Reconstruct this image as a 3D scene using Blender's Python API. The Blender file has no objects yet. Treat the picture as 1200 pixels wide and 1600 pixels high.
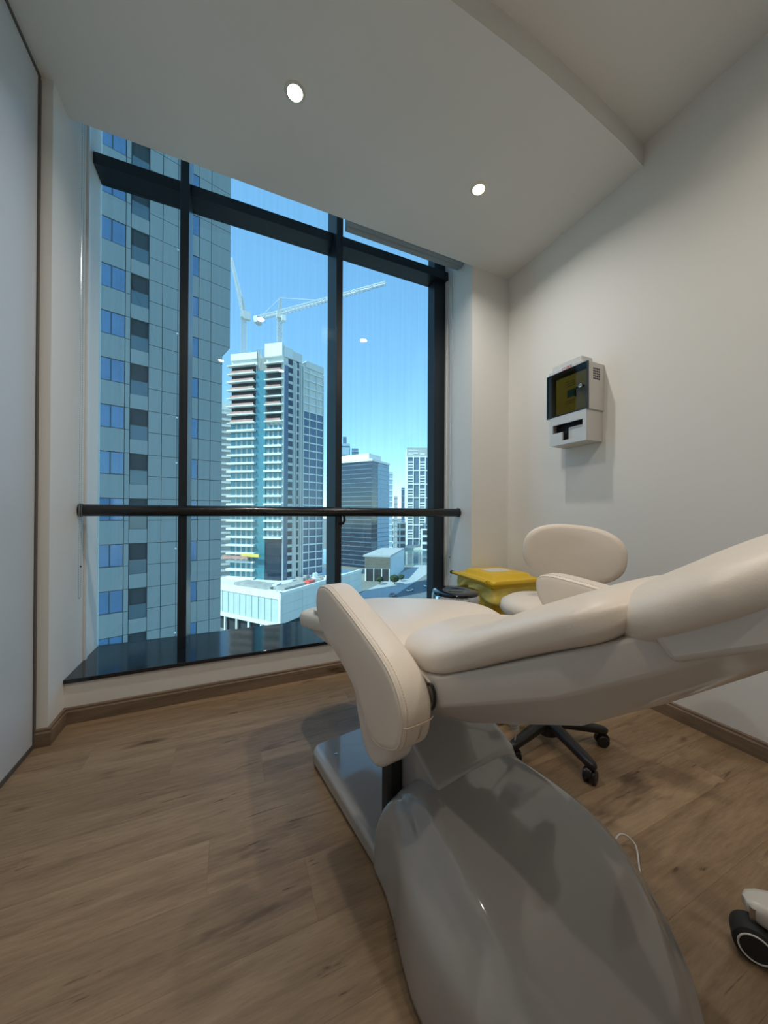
import bpy, bmesh, math, random
from mathutils import Vector, Matrix
from math import sin, cos, pi, radians, sqrt, atan2

random.seed(7)
scene = bpy.context.scene
C = scene.collection

# ------------------------------------------------------------------ camera
F_PX, YAW, PITCH, ROLL, EYE = 538.09, 0.4167, 0.0035, 0.0053, 1.1
fw = Vector((sin(YAW) * cos(PITCH), cos(YAW) * cos(PITCH), sin(PITCH)))
rt = Vector((cos(YAW), -sin(YAW), 0)); up = rt.cross(fw)
r2 = rt * cos(ROLL) + up * sin(ROLL); u2 = up * cos(ROLL) - rt * sin(ROLL)
cam_data = bpy.data.cameras.new('camera')
cam_data.sensor_fit = 'HORIZONTAL'; cam_data.sensor_width = 36.0
cam_data.lens = 36.0 * F_PX / 1200.0
cam_data.clip_start = 0.02; cam_data.clip_end = 3000
cam = bpy.data.objects.new('camera', cam_data); C.objects.link(cam)
M3 = Matrix((r2, u2, -fw)).transposed()
cam.matrix_world = Matrix.Translation((0, 0, EYE)) @ M3.to_4x4()
scene.camera = cam

# ------------------------------------------------------------------ sky, sun, exposure
SUN_AZ, SUN_EL = radians(-104), radians(46)
SKY_STRENGTH, SUN_STRENGTH = 0.54, 5.8
LAMP_POWER = 6.9
world = bpy.data.worlds.new('world'); scene.world = world
world.use_nodes = True
wn = world.node_tree; wn.nodes.clear()
sky = wn.nodes.new('ShaderNodeTexSky'); sky.sky_type = 'NISHITA'
sky.sun_disc = False; sky.sun_elevation = SUN_EL; sky.sun_rotation = SUN_AZ
sky.altitude = 60; sky.air_density = 0.85; sky.dust_density = 0.1; sky.ozone_density = 1.0
hz = wn.nodes.new('ShaderNodeMix'); hz.data_type = 'RGBA'; hz.inputs[0].default_value = 0.62      # even blue haze over the whole sky
hz.inputs[7].default_value = (0.24 / SKY_STRENGTH, 0.48 / SKY_STRENGTH, 0.74 / SKY_STRENGTH, 1)
bg = wn.nodes.new('ShaderNodeBackground'); bg.inputs['Strength'].default_value = SKY_STRENGTH
wo = wn.nodes.new('ShaderNodeOutputWorld')
wn.links.new(sky.outputs[0], hz.inputs[6]); wn.links.new(hz.outputs[2], bg.inputs['Color']); wn.links.new(bg.outputs[0], wo.inputs['Surface'])
sun_dir = Vector((sin(SUN_AZ) * cos(SUN_EL), cos(SUN_AZ) * cos(SUN_EL), sin(SUN_EL)))
sd = bpy.data.lights.new('sun', 'SUN'); sd.energy = SUN_STRENGTH; sd.angle = radians(0.6); sd.color = (1, 0.95, 0.86)
so = bpy.data.objects.new('sun', sd); C.objects.link(so)
so.rotation_euler = (-sun_dir).to_track_quat('-Z', 'Y').to_euler(); so.location = (-60, -20, 120)
vs = scene.view_settings
vs.view_transform = 'Standard'; vs.look = 'None'; vs.gamma = 1.0; vs.exposure = 0.27
vs.use_curve_mapping = False

# ------------------------------------------------------------------ materials
MATS = {}
def new_mat(name):
    m = bpy.data.materials.new(name); m.use_nodes = True; MATS[name] = m
    nt = m.node_tree; return m, nt, nt.nodes['Principled BSDF']

def mat(name, col, rough=0.5, metal=0.0, spec=0.5, bump=0.0, bscale=60.0, vary=0.0, vscale=4.0, coat=0.0, emit=None, estr=0.0, alpha=None):
    m, nt, b = new_mat(name)
    b.inputs['Base Color'].default_value = (*col, 1)
    b.inputs['Roughness'].default_value = rough
    b.inputs['Metallic'].default_value = metal
    b.inputs['Specular IOR Level'].default_value = spec
    if coat: b.inputs['Coat Weight'].default_value = coat; b.inputs['Coat Roughness'].default_value = 0.06
    if emit: b.inputs['Emission Color'].default_value = (*emit, 1); b.inputs['Emission Strength'].default_value = estr
    if bump or vary:
        tc = nt.nodes.new('ShaderNodeTexCoord')
    if bump:
        n = nt.nodes.new('ShaderNodeTexNoise'); n.inputs['Scale'].default_value = bscale; n.inputs['Detail'].default_value = 4
        bp = nt.nodes.new('ShaderNodeBump'); bp.inputs['Strength'].default_value = bump; bp.inputs['Distance'].default_value = 0.01
        nt.links.new(tc.outputs['Object'], n.inputs['Vector']); nt.links.new(n.outputs['Fac'], bp.inputs['Height'])
        nt.links.new(bp.outputs['Normal'], b.inputs['Normal'])
    if vary:
        n2 = nt.nodes.new('ShaderNodeTexNoise'); n2.inputs['Scale'].default_value = vscale; n2.inputs['Detail'].default_value = 5
        mx = nt.nodes.new('ShaderNodeMix'); mx.data_type = 'RGBA'
        mx.inputs[6].default_value = (*[c * (1 - vary) for c in col], 1)
        mx.inputs[7].default_value = (*[min(1, c * (1 + vary)) for c in col], 1)
        nt.links.new(tc.outputs['Object'], n2.inputs['Vector']); nt.links.new(n2.outputs['Fac'], mx.inputs[0])
        nt.links.new(mx.outputs[2], b.inputs['Base Color'])
    return m

def wood(name, c_dark, c_mid, c_light, axis_scale, rough=0.42, per_object=True):
    m, nt, b = new_mat(name); N = nt.nodes; Lk = nt.links
    tc = N.new('ShaderNodeTexCoord'); oi = N.new('ShaderNodeObjectInfo')
    add = N.new('ShaderNodeVectorMath'); add.operation = 'ADD'
    rv = N.new('ShaderNodeVectorMath'); rv.operation = 'SCALE'; rv.inputs[0].default_value = (31.7, 17.3, 9.1)
    Lk.new(oi.outputs['Random'], rv.inputs['Scale'])
    Lk.new(tc.outputs['Object'], add.inputs[0]); Lk.new(rv.outputs[0], add.inputs[1])
    mp = N.new('ShaderNodeMapping'); mp.inputs['Scale'].default_value = axis_scale
    Lk.new(add.outputs[0], mp.inputs['Vector'])
    # warp, broad bands, fine grain
    n1 = N.new('ShaderNodeTexNoise'); n1.inputs['Scale'].default_value = 1.3; n1.inputs['Detail'].default_value = 6; n1.inputs['Distortion'].default_value = 1.1
    n2 = N.new('ShaderNodeTexNoise'); n2.inputs['Scale'].default_value = 13.0; n2.inputs['Detail'].default_value = 8; n2.inputs['Roughness'].default_value = 0.7
    n3 = N.new('ShaderNodeTexNoise'); n3.inputs['Scale'].default_value = 2.4; n3.inputs['Detail'].default_value = 3
    for n in (n1, n2): Lk.new(mp.outputs[0], n.inputs['Vector'])
    mp3 = N.new('ShaderNodeMapping'); mp3.inputs['Scale'].default_value = tuple(s * 0.55 if s > 1 else s * 1.4 for s in axis_scale)
    Lk.new(add.outputs[0], mp3.inputs['Vector']); Lk.new(mp3.outputs[0], n3.inputs['Vector'])
    r = N.new('ShaderNodeValToRGB'); e = r.color_ramp.elements
    e[0].position = 0.30; e[0].color = (*c_dark, 1); e[1].position = 0.72; e[1].color = (*c_light, 1)
    k = e.new(0.5); k.color = (*c_mid, 1)
    mxf = N.new('ShaderNodeMath'); mxf.operation = 'MULTIPLY_ADD'; mxf.inputs[1].default_value = 0.45
    mf2 = N.new('ShaderNodeMath'); mf2.operation = 'MULTIPLY'; mf2.inputs[1].default_value = 0.55
    Lk.new(n1.outputs['Fac'], mf2.inputs[0]); Lk.new(n2.outputs['Fac'], mxf.inputs[0]); Lk.new(mf2.outputs[0], mxf.inputs[2])
    Lk.new(mxf.outputs[0], r.inputs['Fac'])
    # dark cracks and knots
    kr = N.new('ShaderNodeValToRGB'); ke = kr.color_ramp.elements
    ke[0].position = 0.645; ke[0].color = (1, 1, 1, 1); ke[1].position = 0.74; ke[1].color = (0.42, 0.36, 0.32, 1)
    Lk.new(n3.outputs['Fac'], kr.inputs['Fac'])
    mul = N.new('ShaderNodeMix'); mul.data_type = 'RGBA'; mul.blend_type = 'MULTIPLY'; mul.inputs[0].default_value = 1
    Lk.new(r.outputs[0], mul.inputs[6]); Lk.new(kr.outputs[0], mul.inputs[7])
    # fine short cracks along the grain
    n4 = N.new('ShaderNodeTexNoise'); n4.inputs['Scale'].default_value = 2.6; n4.inputs['Detail'].default_value = 7; n4.inputs['Distortion'].default_value = 0.6
    mp4 = N.new('ShaderNodeMapping'); mp4.inputs['Scale'].default_value = tuple(s * 2.2 if s > 1 else s * 2.0 for s in axis_scale); mp4.inputs['Location'].default_value = (3.1, 7.7, 1.3)
    Lk.new(add.outputs[0], mp4.inputs['Vector']); Lk.new(mp4.outputs[0], n4.inputs['Vector'])
    k4 = N.new('ShaderNodeValToRGB'); q4 = k4.color_ramp.elements
    q4[0].position = 0.66; q4[0].color = (1, 1, 1, 1); q4[1].position = 0.72; q4[1].color = (0.30, 0.25, 0.22, 1)
    Lk.new(n4.outputs['Fac'], k4.inputs['Fac'])
    mul2 = N.new('ShaderNodeMix'); mul2.data_type = 'RGBA'; mul2.blend_type = 'MULTIPLY'; mul2.inputs[0].default_value = 1
    Lk.new(mul.outputs[2], mul2.inputs[6]); Lk.new(k4.outputs[0], mul2.inputs[7])
    # tone of the single plank
    hv = N.new('ShaderNodeHueSaturation')
    mr = N.new('ShaderNodeMapRange'); mr.inputs['To Min'].default_value = 0.93; mr.inputs['To Max'].default_value = 1.06
    Lk.new(oi.outputs['Random'], mr.inputs['Value']); Lk.new(mr.outputs[0], hv.inputs['Value'])
    Lk.new(mul2.outputs[2], hv.inputs['Color']); Lk.new(hv.outputs[0], b.inputs['Base Color'])
    b.inputs['Roughness'].default_value = rough; b.inputs['Specular IOR Level'].default_value = 0.35
    bp = N.new('ShaderNodeBump'); bp.inputs['Strength'].default_value = 0.12; bp.inputs['Distance'].default_value = 0.004
    Lk.new(n2.outputs['Fac'], bp.inputs['Height']); Lk.new(bp.outputs[0], b.inputs['Normal'])
    return m

def glass_mat(name, tint, refl=1.0, rough=0.0, ior=1.45, dirt=0.0):
    m = bpy.data.materials.new(name); m.use_nodes = True; MATS[name] = m
    nt = m.node_tree; N = nt.nodes; N.clear(); Lk = nt.links
    o = N.new('ShaderNodeOutputMaterial'); mix = N.new('ShaderNodeMixShader')
    tr = N.new('ShaderNodeBsdfTransparent'); tr.inputs['Color'].default_value = (*tint, 1)
    gl = N.new('ShaderNodeBsdfGlossy'); gl.inputs['Roughness'].default_value = rough; gl.inputs['Color'].default_value = (refl, refl, refl, 1)
    fr = N.new('ShaderNodeFresnel'); ge = N.new('ShaderNodeNewGeometry')   # same reflectance on both faces of the thin pane
    mr_ = N.new('ShaderNodeMapRange'); mr_.inputs['To Min'].default_value = ior; mr_.inputs['To Max'].default_value = 1 / ior
    Lk.new(ge.outputs['Backfacing'], mr_.inputs['Value']); Lk.new(mr_.outputs[0], fr.inputs['IOR'])
    Lk.new(fr.outputs[0], mix.inputs[0]); Lk.new(tr.outputs[0], mix.inputs[1]); Lk.new(gl.outputs[0], mix.inputs[2])
    Lk.new(mix.outputs[0], o.inputs['Surface'])
    if dirt:
        tc = N.new('ShaderNodeTexCoord'); mp = N.new('ShaderNodeMapping'); mp.inputs['Scale'].default_value = (26, 1, 0.5)
        n = N.new('ShaderNodeTexNoise'); n.inputs['Scale'].default_value = 1.6; n.inputs['Detail'].default_value = 5
        r = N.new('ShaderNodeValToRGB'); e = r.color_ramp.elements
        e[0].position = 0.35; e[0].color = (*[t * (1 - dirt) for t in tint], 1); e[1].position = 0.6; e[1].color = (*tint, 1)
        Lk.new(tc.outputs['Object'], mp.inputs['Vector']); Lk.new(mp.outputs[0], n.inputs['Vector'])
        Lk.new(n.outputs['Fac'], r.inputs['Fac']); Lk.new(r.outputs[0], tr.inputs['Color'])
    return m

mat('wall_paint', (0.80, 0.79, 0.76), 0.75, spec=0.2, bump=0.03, bscale=220)
mat('ceiling_paint', (0.80, 0.79, 0.76), 0.85, spec=0.1)
mat('panel_white', (0.60, 0.63, 0.665), 0.45, spec=0.35)
mat('dark_channel', (0.10, 0.09, 0.085), 0.5)
wood('floor_wood', (0.145, 0.090, 0.050), (0.28, 0.187, 0.110), (0.40, 0.285, 0.175), (0.8, 7.0, 1.0), 0.42)
wood('skirting_wood', (0.13, 0.09, 0.06), (0.22, 0.155, 0.105), (0.30, 0.22, 0.155), (0.9, 0.9, 9.0), 0.5)
mat('subfloor', (0.05, 0.035, 0.025), 0.9)
mat('frame_black', (0.012, 0.018, 0.026), 0.32, spec=0.5)
mat('rail_black', (0.008, 0.009, 0.011), 0.22, spec=0.6)
mat('sill_stone', (0.008, 0.011, 0.016), 0.07, spec=0.75)
glass_mat('window_glass', (0.74, 0.90, 0.92), dirt=0.025)
mat('leather', (0.80, 0.72, 0.63), 0.38, spec=0.45, bump=0.05, bscale=260, vary=0.03, vscale=9)
mat('leather_seam', (0.66, 0.55, 0.44), 0.6)
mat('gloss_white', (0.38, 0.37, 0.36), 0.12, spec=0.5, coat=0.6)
mat('shell_white', (0.66, 0.63, 0.59), 0.22, spec=0.5, coat=0.35)
mat('leg_white', (0.72, 0.70, 0.66), 0.3, spec=0.5)
mat('black_plastic', (0.012, 0.012, 0.013), 0.4)
mat('black_rubber', (0.02, 0.022, 0.022), 0.65)
mat('steel', (0.55, 0.56, 0.58), 0.22, metal=1.0)
mat('chrome', (0.72, 0.74, 0.76), 0.06, metal=1.0)
mat('cord_white', (0.62, 0.6, 0.57), 0.5)
mat('trim_white', (0.78, 0.8, 0.8), 0.4)
mat('blind_grey', (0.33, 0.37, 0.39), 0.7)
mat('lamp_ring', (0.75, 0.7, 0.62), 0.35, metal=0.4)
mat('lamp_glow', (1, 0.9, 0.75), 0.5, emit=(1.0, 0.80, 0.52), estr=26.0)
mat('yellow_plastic', (0.78, 0.50, 0.022), 0.36, spec=0.5, vary=0.05, vscale=6)
m, nt, b = new_mat('yellow_bag'); b.inputs['Base Color'].default_value = (0.76, 0.55, 0.10, 1); b.inputs['Roughness'].default_value = 0.28
b.inputs['Transmission Weight'].default_value = 0.0; b.inputs['Subsurface Weight'].default_value = 0.15
mat('paper_label', (0.72, 0.68, 0.58), 0.6, vary=0.12, vscale=40)
mat('cabinet_grey', (0.62, 0.61, 0.59), 0.42, spec=0.4)
mat('cabinet_front', (0.60, 0.64, 0.67), 0.40, spec=0.4)
mat('cabinet_hole', (0.01, 0.01, 0.012), 0.7)
glass_mat('smoked_pane', (0.60, 0.60, 0.57), refl=0.3, ior=1.5)
mat('pane_edge', (0.02, 0.022, 0.024), 0.2)
mat('box_yellow', (0.72, 0.58, 0.07), 0.5)
mat('box_green', (0.05, 0.18, 0.14), 0.5)
glass_mat('clear_tray', (0.80, 0.82, 0.82), ior=1.5)
mat('tray_plastic', (0.60, 0.62, 0.62), 0.25)
mat('red_print', (0.45, 0.02, 0.03), 0.5)
# outdoors
mat('facade_grey', (0.30, 0.31, 0.295), 0.55, vary=0.05, vscale=0.6)
mat('facade_joint', (0.05, 0.058, 0.062), 0.9)
mat('facade_glass', (0.11, 0.20, 0.34), 0.06, spec=0.9, vary=0.35, vscale=0.9)
mat('facade_frame', (0.06, 0.07, 0.08), 0.5)
mat('recess_dark', (0.03, 0.035, 0.04), 0.7)  # near black carries the shade of loggias and open floors
mat('balcony_glass', (0.09, 0.13, 0.15), 0.08, spec=0.8)
mat('curtain_pale', (0.55, 0.56, 0.55), 0.8)
mat('concrete_pale', (0.68, 0.68, 0.64), 0.8, vary=0.08, vscale=0.2)
mat('concrete_grey', (0.42, 0.43, 0.43), 0.8, vary=0.15, vscale=0.15)  # mid grey concrete with random variation
mat('teal_glass', (0.055, 0.20, 0.25), 0.15, spec=0.8, vary=0.25, vscale=0.4)
mat('blue_glass', (0.10, 0.15, 0.22), 0.12, spec=0.8, vary=0.3, vscale=0.1)
mat('dark_glass', (0.02, 0.033, 0.055), 0.10, spec=0.8, vary=0.35, vscale=0.05)
mat('white_facade', (0.76, 0.77, 0.74), 0.7)
mat('net_red', (0.50, 0.27, 0.23), 0.8, vary=0.4, vscale=0.8)
mat('site_yellow', (0.75, 0.55, 0.12), 0.6)
mat('site_red', (0.75, 0.12, 0.09), 0.6)
mat('site_grey', (0.35, 0.34, 0.32), 0.9, vary=0.4, vscale=0.5)
mat('crane_white', (0.62, 0.62, 0.60), 0.5)
mat('podium_panel', (0.50, 0.58, 0.565), 0.35, vary=0.15, vscale=0.3)
mat('ground_sand', (0.22, 0.22, 0.20), 0.9, vary=0.3, vscale=0.03)
mat('road_grey', (0.14, 0.16, 0.17), 0.9, vary=0.15, vscale=0.2)
mat('canal_water', (0.10, 0.20, 0.20), 0.12, spec=0.6, bump=0.2, bscale=0.3)
mat('quay_pale', (0.62, 0.60, 0.54), 0.9)
mat('shed_brown', (0.17, 0.15, 0.12), 0.8)
mat('shed_white', (0.55, 0.62, 0.66), 0.6)
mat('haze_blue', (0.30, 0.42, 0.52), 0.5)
mat('tree_green', (0.028, 0.05, 0.022), 0.9, vary=0.4, vscale=1.5)
mat('car_white', (0.7, 0.72, 0.74), 0.3)

# ------------------------------------------------------------------ mesh helpers
class MB:
    def __init__(s): s.v = []; s.f = []
    def add(s, vs, fs):
        o = len(s.v); s.v += [tuple(v) for v in vs]; s.f += [tuple(i + o for i in f) for f in fs]; return s
    def box(s, x0, x1, y0, y1, z0, z1):
        return s.add([(x0,y0,z0),(x1,y0,z0),(x1,y1,z0),(x0,y1,z0),(x0,y0,z1),(x1,y0,z1),(x1,y1,z1),(x0,y1,z1)],
                     [(0,3,2,1),(4,5,6,7),(0,1,5,4),(1,2,6,5),(2,3,7,6),(3,0,4,7)])
    def prism(s, poly, z0, z1):
        n = len(poly)
        return s.add([(x, y, z0) for x, y in poly] + [(x, y, z1) for x, y in poly],
                     [tuple(range(n))[::-1], tuple(range(n, 2 * n))] + [(i, (i + 1) % n, n + (i + 1) % n, n + i) for i in range(n)])
    def loft(s, rings, caps=True, closed=False):
        n = len(rings[0]); k = len(rings); fs = []
        vs = [p for r in rings for p in r]
        for a in range(k - 1 + (1 if closed else 0)):
            b_ = (a + 1) % k
            for i in range(n):
                j = (i + 1) % n; fs.append((a * n + i, a * n + j, b_ * n + j, b_ * n + i))
        if caps and not closed:
            fs.append(tuple(range(n))[::-1]); fs.append(tuple((k - 1) * n + i for i in range(n)))
        return s.add(vs, fs)
    def tube(s, pts, r, n=8, closed=False):
        pts = [Vector(p) for p in pts]; rings = []; m_ = len(pts)
        prev = None
        for i, p in enumerate(pts):
            if closed: t = pts[(i + 1) % m_] - pts[i - 1]
            else: t = pts[min(i + 1, m_ - 1)] - pts[max(i - 1, 0)]
            t.normalize()
            if prev is None:
                a = Vector((0, 0, 1)) if abs(t.z) < 0.9 else Vector((1, 0, 0))
                u = t.cross(a).normalized()
            else:
                u = (prev - t * prev.dot(t)).normalized()
            prev = u; w = t.cross(u)
            rr = r[i] if isinstance(r, (list, tuple)) else r
            rings.append([p + (u * cos(2 * pi * k / n) + w * sin(2 * pi * k / n)) * rr for k in range(n)])
        return s.loft(rings, True, closed)
    def lathe(s, prof, cx=0, cy=0, n=32):
        rings = [[(cx + r * cos(2 * pi * k / n), cy + r * sin(2 * pi * k / n), z) for k in range(n)] for r, z in prof]
        return s.loft(rings)
    def bar(s, a, b_, w, h=None):
        a = Vector(a); b_ = Vector(b_); h = h or w; t = (b_ - a).normalized()
        q = Vector((0, 0, 1)) if abs(t.z) < 0.95 else Vector((1, 0, 0))
        u = t.cross(q).normalized() * w / 2; v = u.cross(t).normalized() * h / 2
        return s.loft([[p - u - v, p + u - v, p + u + v, p - u + v] for p in (a, b_)])
    def mesh(s, name, m, smooth=None):
        me = bpy.data.meshes.new(name); me.from_pydata(s.v, [], s.f); me.update()
        bm = bmesh.new(); bm.from_mesh(me); bmesh.ops.recalc_face_normals(bm, faces=bm.faces); bm.to_mesh(me); bm.free()
        if m: me.materials.append(MATS[m])
        if smooth is not None:
            for p in me.polygons: p.use_smooth = True
            me.set_sharp_from_angle(angle=radians(smooth))
        return me
    def build(s, name, m, parent=None, smooth=None, bevel=0.0, seg=2, sub=0):
        o = bpy.data.objects.new(name, s.mesh(name, m, smooth)); C.objects.link(o)
        if parent: o.parent = parent
        if bevel:
            md = o.modifiers.new('bevel', 'BEVEL'); md.width = bevel; md.segments = seg; md.limit_method = 'ANGLE'
            if smooth is None:
                for p in o.data.polygons: p.use_smooth = True
                o.data.set_sharp_from_angle(angle=radians(35))
        if sub:
            md = o.modifiers.new('subdivision', 'SUBSURF'); md.levels = sub; md.render_levels = sub
        return o

def link_mesh(name, me, parent=None, loc=(0,0,0), rot=(0,0,0), scale=(1,1,1)):
    o = bpy.data.objects.new(name, me); C.objects.link(o); o.location = loc; o.rotation_euler = rot; o.scale = scale
    if parent: o.parent = parent
    return o
def box(name, m, parent, *a, bevel=0.0, seg=2): return MB().box(*a).build(name, m, parent, bevel=bevel, seg=seg)
def tag(o, label, cat, group=None):
    o['label'] = label; o['category'] = cat
    if group: o['group'] = group
    return o
def struct(o, label, cat): o['kind'] = 'structure'; o['label'] = label; o['category'] = cat; return o
def thing(name, label, cat, loc=(0,0,0), rz=0.0, group=None):
    o = bpy.data.objects.new(name, None); C.objects.link(o); o.location = loc; o.rotation_euler = (0, 0, rz)
    o.empty_display_size = 0.1
    return tag(o, label, cat, group)

def catmull(pts, per=8, closed=False):
    P = [Vector(p) for p in pts]; n = len(P); out = []
    rng = n if closed else n - 1
    for i in range(rng):
        if closed: a, b_, c, d = P[(i - 1) % n], P[i], P[(i + 1) % n], P[(i + 2) % n]
        else: a, b_, c, d = P[max(i - 1, 0)], P[i], P[i + 1], P[min(i + 2, n - 1)]
        for k in range(per):
            t = k / per
            out.append(0.5 * ((2 * b_) + (c - a) * t + (2 * a - 5 * b_ + 4 * c - d) * t * t + (3 * b_ - a - 3 * c + d) * t ** 3))
    if not closed: out.append(P[-1].copy())
    return out
def interp(x, pts):
    if x <= pts[0][0]: return pts[0][1]
    for (a, va), (b_, vb) in zip(pts, pts[1:]):
        if x <= b_: return va + (vb - va) * (x - a) / (b_ - a)
    return pts[-1][1]

def cushion(path, hw, tt, tb, er=0.04, wr=0.08, ne=2.6, n=48, per=10, x0=0.0, nb=None):
    """pad lofted along a (y, z) path; hw, tt, tb are numbers or (y, value) lists; round ends"""
    P = catmull([(0, y, z) for y, z in path], per)
    # extra stations close to the ends
    L_ = [0.0]
    for a, b_ in zip(P, P[1:]): L_.append(L_[-1] + (b_ - a).length)
    tot = L_[-1]
    def at(s_):
        s_ = min(max(s_, 0), tot)
        for i in range(len(P) - 1):
            if s_ <= L_[i + 1] or i == len(P) - 2:
                t = (s_ - L_[i]) / max(L_[i + 1] - L_[i], 1e-9); return P[i].lerp(P[i + 1], t), (P[i + 1] - P[i]).normalized()
    st = sorted(set([round(er * (1 - cos(k * pi / 16)), 5) for k in range(1, 9)] + [round(tot - er * (1 - cos(k * pi / 16)), 5) for k in range(1, 9)] +
                    [round(er + (tot - 2 * er) * k / 28, 5) for k in range(29)]))
    g = lambda v, y: interp(y, v) if isinstance(v, (list, tuple)) else v
    rings = []
    for s_ in st:
        p, t = at(s_); e = min(s_, tot - s_)
        k = sqrt(max(0, 1 - (1 - min(e / er, 1)) ** 2))
        w = g(hw, p.y)
        if e < wr: w = w - wr + sqrt(max(0, wr * wr - (wr - e) ** 2))
        nrm = Vector((0, -t.z, t.y))
        if nrm.z < 0: nrm = -nrm
        ring = []
        for q in range(n):
            a = 2 * pi * q / n; ca, sa = cos(a), sin(a)
            e_ = ne if sa >= 0 else (nb or ne)
            x = w * math.copysign(abs(ca) ** (2 / e_), ca); z = math.copysign(abs(sa) ** (2 / e_), sa)
            z *= (g(tt, p.y) if z > 0 else g(tb, p.y)) * k
            ring.append(p + Vector((x0 + x, 0, 0)) + nrm * z)
        rings.append(ring)
    return MB().loft(rings)

def slab_profile(prof2, xa, xb, r=0.02, per=5, seg=5, dome=0.0):
    """closed (y, z) outline extruded from xa to xb with rounded edges"""
    P = [Vector((p.y, p.z)) for p in catmull([(0, y, z) for y, z in prof2], per, True)]
    n = len(P); area = sum(P[i].x * P[(i + 1) % n].y - P[(i + 1) % n].x * P[i].y for i in range(n))
    sg = 1 if area > 0 else -1
    N = []
    for i in range(n):
        t = (P[(i + 1) % n] - P[i - 1]).normalized(); N.append(Vector((t.y, -t.x)) * sg)
    rings = []; d = 1 if xb > xa else -1
    c = sum(P, Vector((0, 0))) / n
    def ring(x, ins, sc=1.0): return [(x, *(c + (P[i] - N[i] * ins - c) * sc)) for i in range(n)]
    rings.append(ring(xa - d * dome, r, 0.25)); rings.append(ring(xa - d * dome * 0.75, r, 0.6))
    for k in range(seg + 1):
        a = k / seg * pi / 2; rings.append(ring(xa + d * r * (1 - cos(a)), r * (1 - sin(a))))
    for k in range(seg + 1):
        a = (1 - k / seg) * pi / 2; rings.append(ring(xb - d * r * (1 - cos(a)), r * (1 - sin(a))))
    rings.append(ring(xb + d * dome * 0.75, r, 0.6)); rings.append(ring(xb + d * dome, r, 0.25))
    return MB().loft(rings)

# ================================================================== ROOM SHELL
XL, XS, YS, XR = -0.835, -0.787, 2.13, 2.197
YP, ZS, YG, XC = 2.30, 0.231, 2.7736, 1.805
ZC, ZC2, YB, ZTOP = 3.144, 3.271, -1.75, 3.85

# floor with single planks
fl = struct(box('floor', 'subfloor', None, XL - 0.1, XR + 0.1, YB - 0.1, YP + 0.1, -0.12, -0.012), 'grey brown oak plank floor', 'floor')
PW, PL = 0.189, 1.22
row_end = {(1.677): -0.231, (1.866): -0.58, (1.11): -0.06, (1.299): -0.60}
y = 1.11 + PW * 7
rows = []
while y > YB - PW:
    rows.append(round(y, 3)); y -= PW
for i, y0 in enumerate(rows):
    ya, yb = max(y0, YB), min(y0 + PW, YP)
    if yb - ya < 0.02: continue
    ph = None
    for k, v in row_end.items():
        if abs(k - y0) < 0.01: ph = v
    if ph is None: ph = -0.835 + (i * 0.437) % PL
    x = ph - PL * 2
    while x < XR:
        xa, xb = max(x, XL), min(x + PL, XR)
        if xb - xa > 0.01:
            cx, cy = (xa + xb) / 2, (ya + yb) / 2; hx, hy = (xb - xa) / 2 - 0.00012, (yb - ya) / 2 - 0.00012
            e = 0.0004
            mb = MB().loft([[(-hx, -hy, -0.012), (hx, -hy, -0.012), (hx, hy, -0.012), (-hx, hy, -0.012)],
                            [(-hx, -hy, -e * 0.6), (hx, -hy, -e * 0.6), (hx, hy, -e * 0.6), (-hx, hy, -e * 0.6)],
                            [(-hx + e, -hy + e, 0), (hx - e, -hy + e, 0), (hx - e, hy - e, 0), (-hx + e, hy - e, 0)]])
            o = mb.build('plank', 'floor_wood', fl); o.location = (cx, cy, 0)
        x += PL

# walls
struct(MB().box(XL - 0.1, XL, 1.13, YS, 0.0, ZC).box(XL - 0.1, XL, YB, 1.13, 0.0, ZC2 + 0.05).build('wall_left', 'panel_white', None), 'smooth cool white partition panel along the left', 'wall')
MBt = MB().box(XL - 0.02, XL + 0.004, YB, YS, ZC - 0.018, ZC).box(XL - 0.02, XL + 0.004, YB, YS, 0, 0.022).box(XL - 0.02, XL + 0.006, YS - 0.018, YS, 0.022, ZC - 0.018)
struct(MBt.build('trim_1', 'dark_channel', None), 'thin dark channel edging the white partition panel', 'trim')
struct(box('wall_window_left', 'wall_paint', None, XL - 0.1, XS, YS, 2.80, 0, ZTOP), 'white wall return left of the window', 'wall')
struct(box('wall_window', 'wall_paint', None, XS, XC, YP, 2.80, 0, ZS - 0.022), 'low white parapet wall under the window', 'wall')
struct(box('wall_window_right', 'wall_paint', None, XC, XR + 0.1, YP, 2.80, 0, ZTOP), 'white column in the corner right of the window', 'wall')
struct(box('wall_right', 'wall_paint', None, XR, XR + 0.1, YB, YP, 0, ZC2 + 0.05), 'plain white wall along the right', 'wall')
struct(box('wall_back', 'wall_paint', None, XL - 0.1, XR + 0.1, YB - 0.1, YB, 0, ZC2 + 0.05), 'white wall behind the viewpoint', 'wall')
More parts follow.
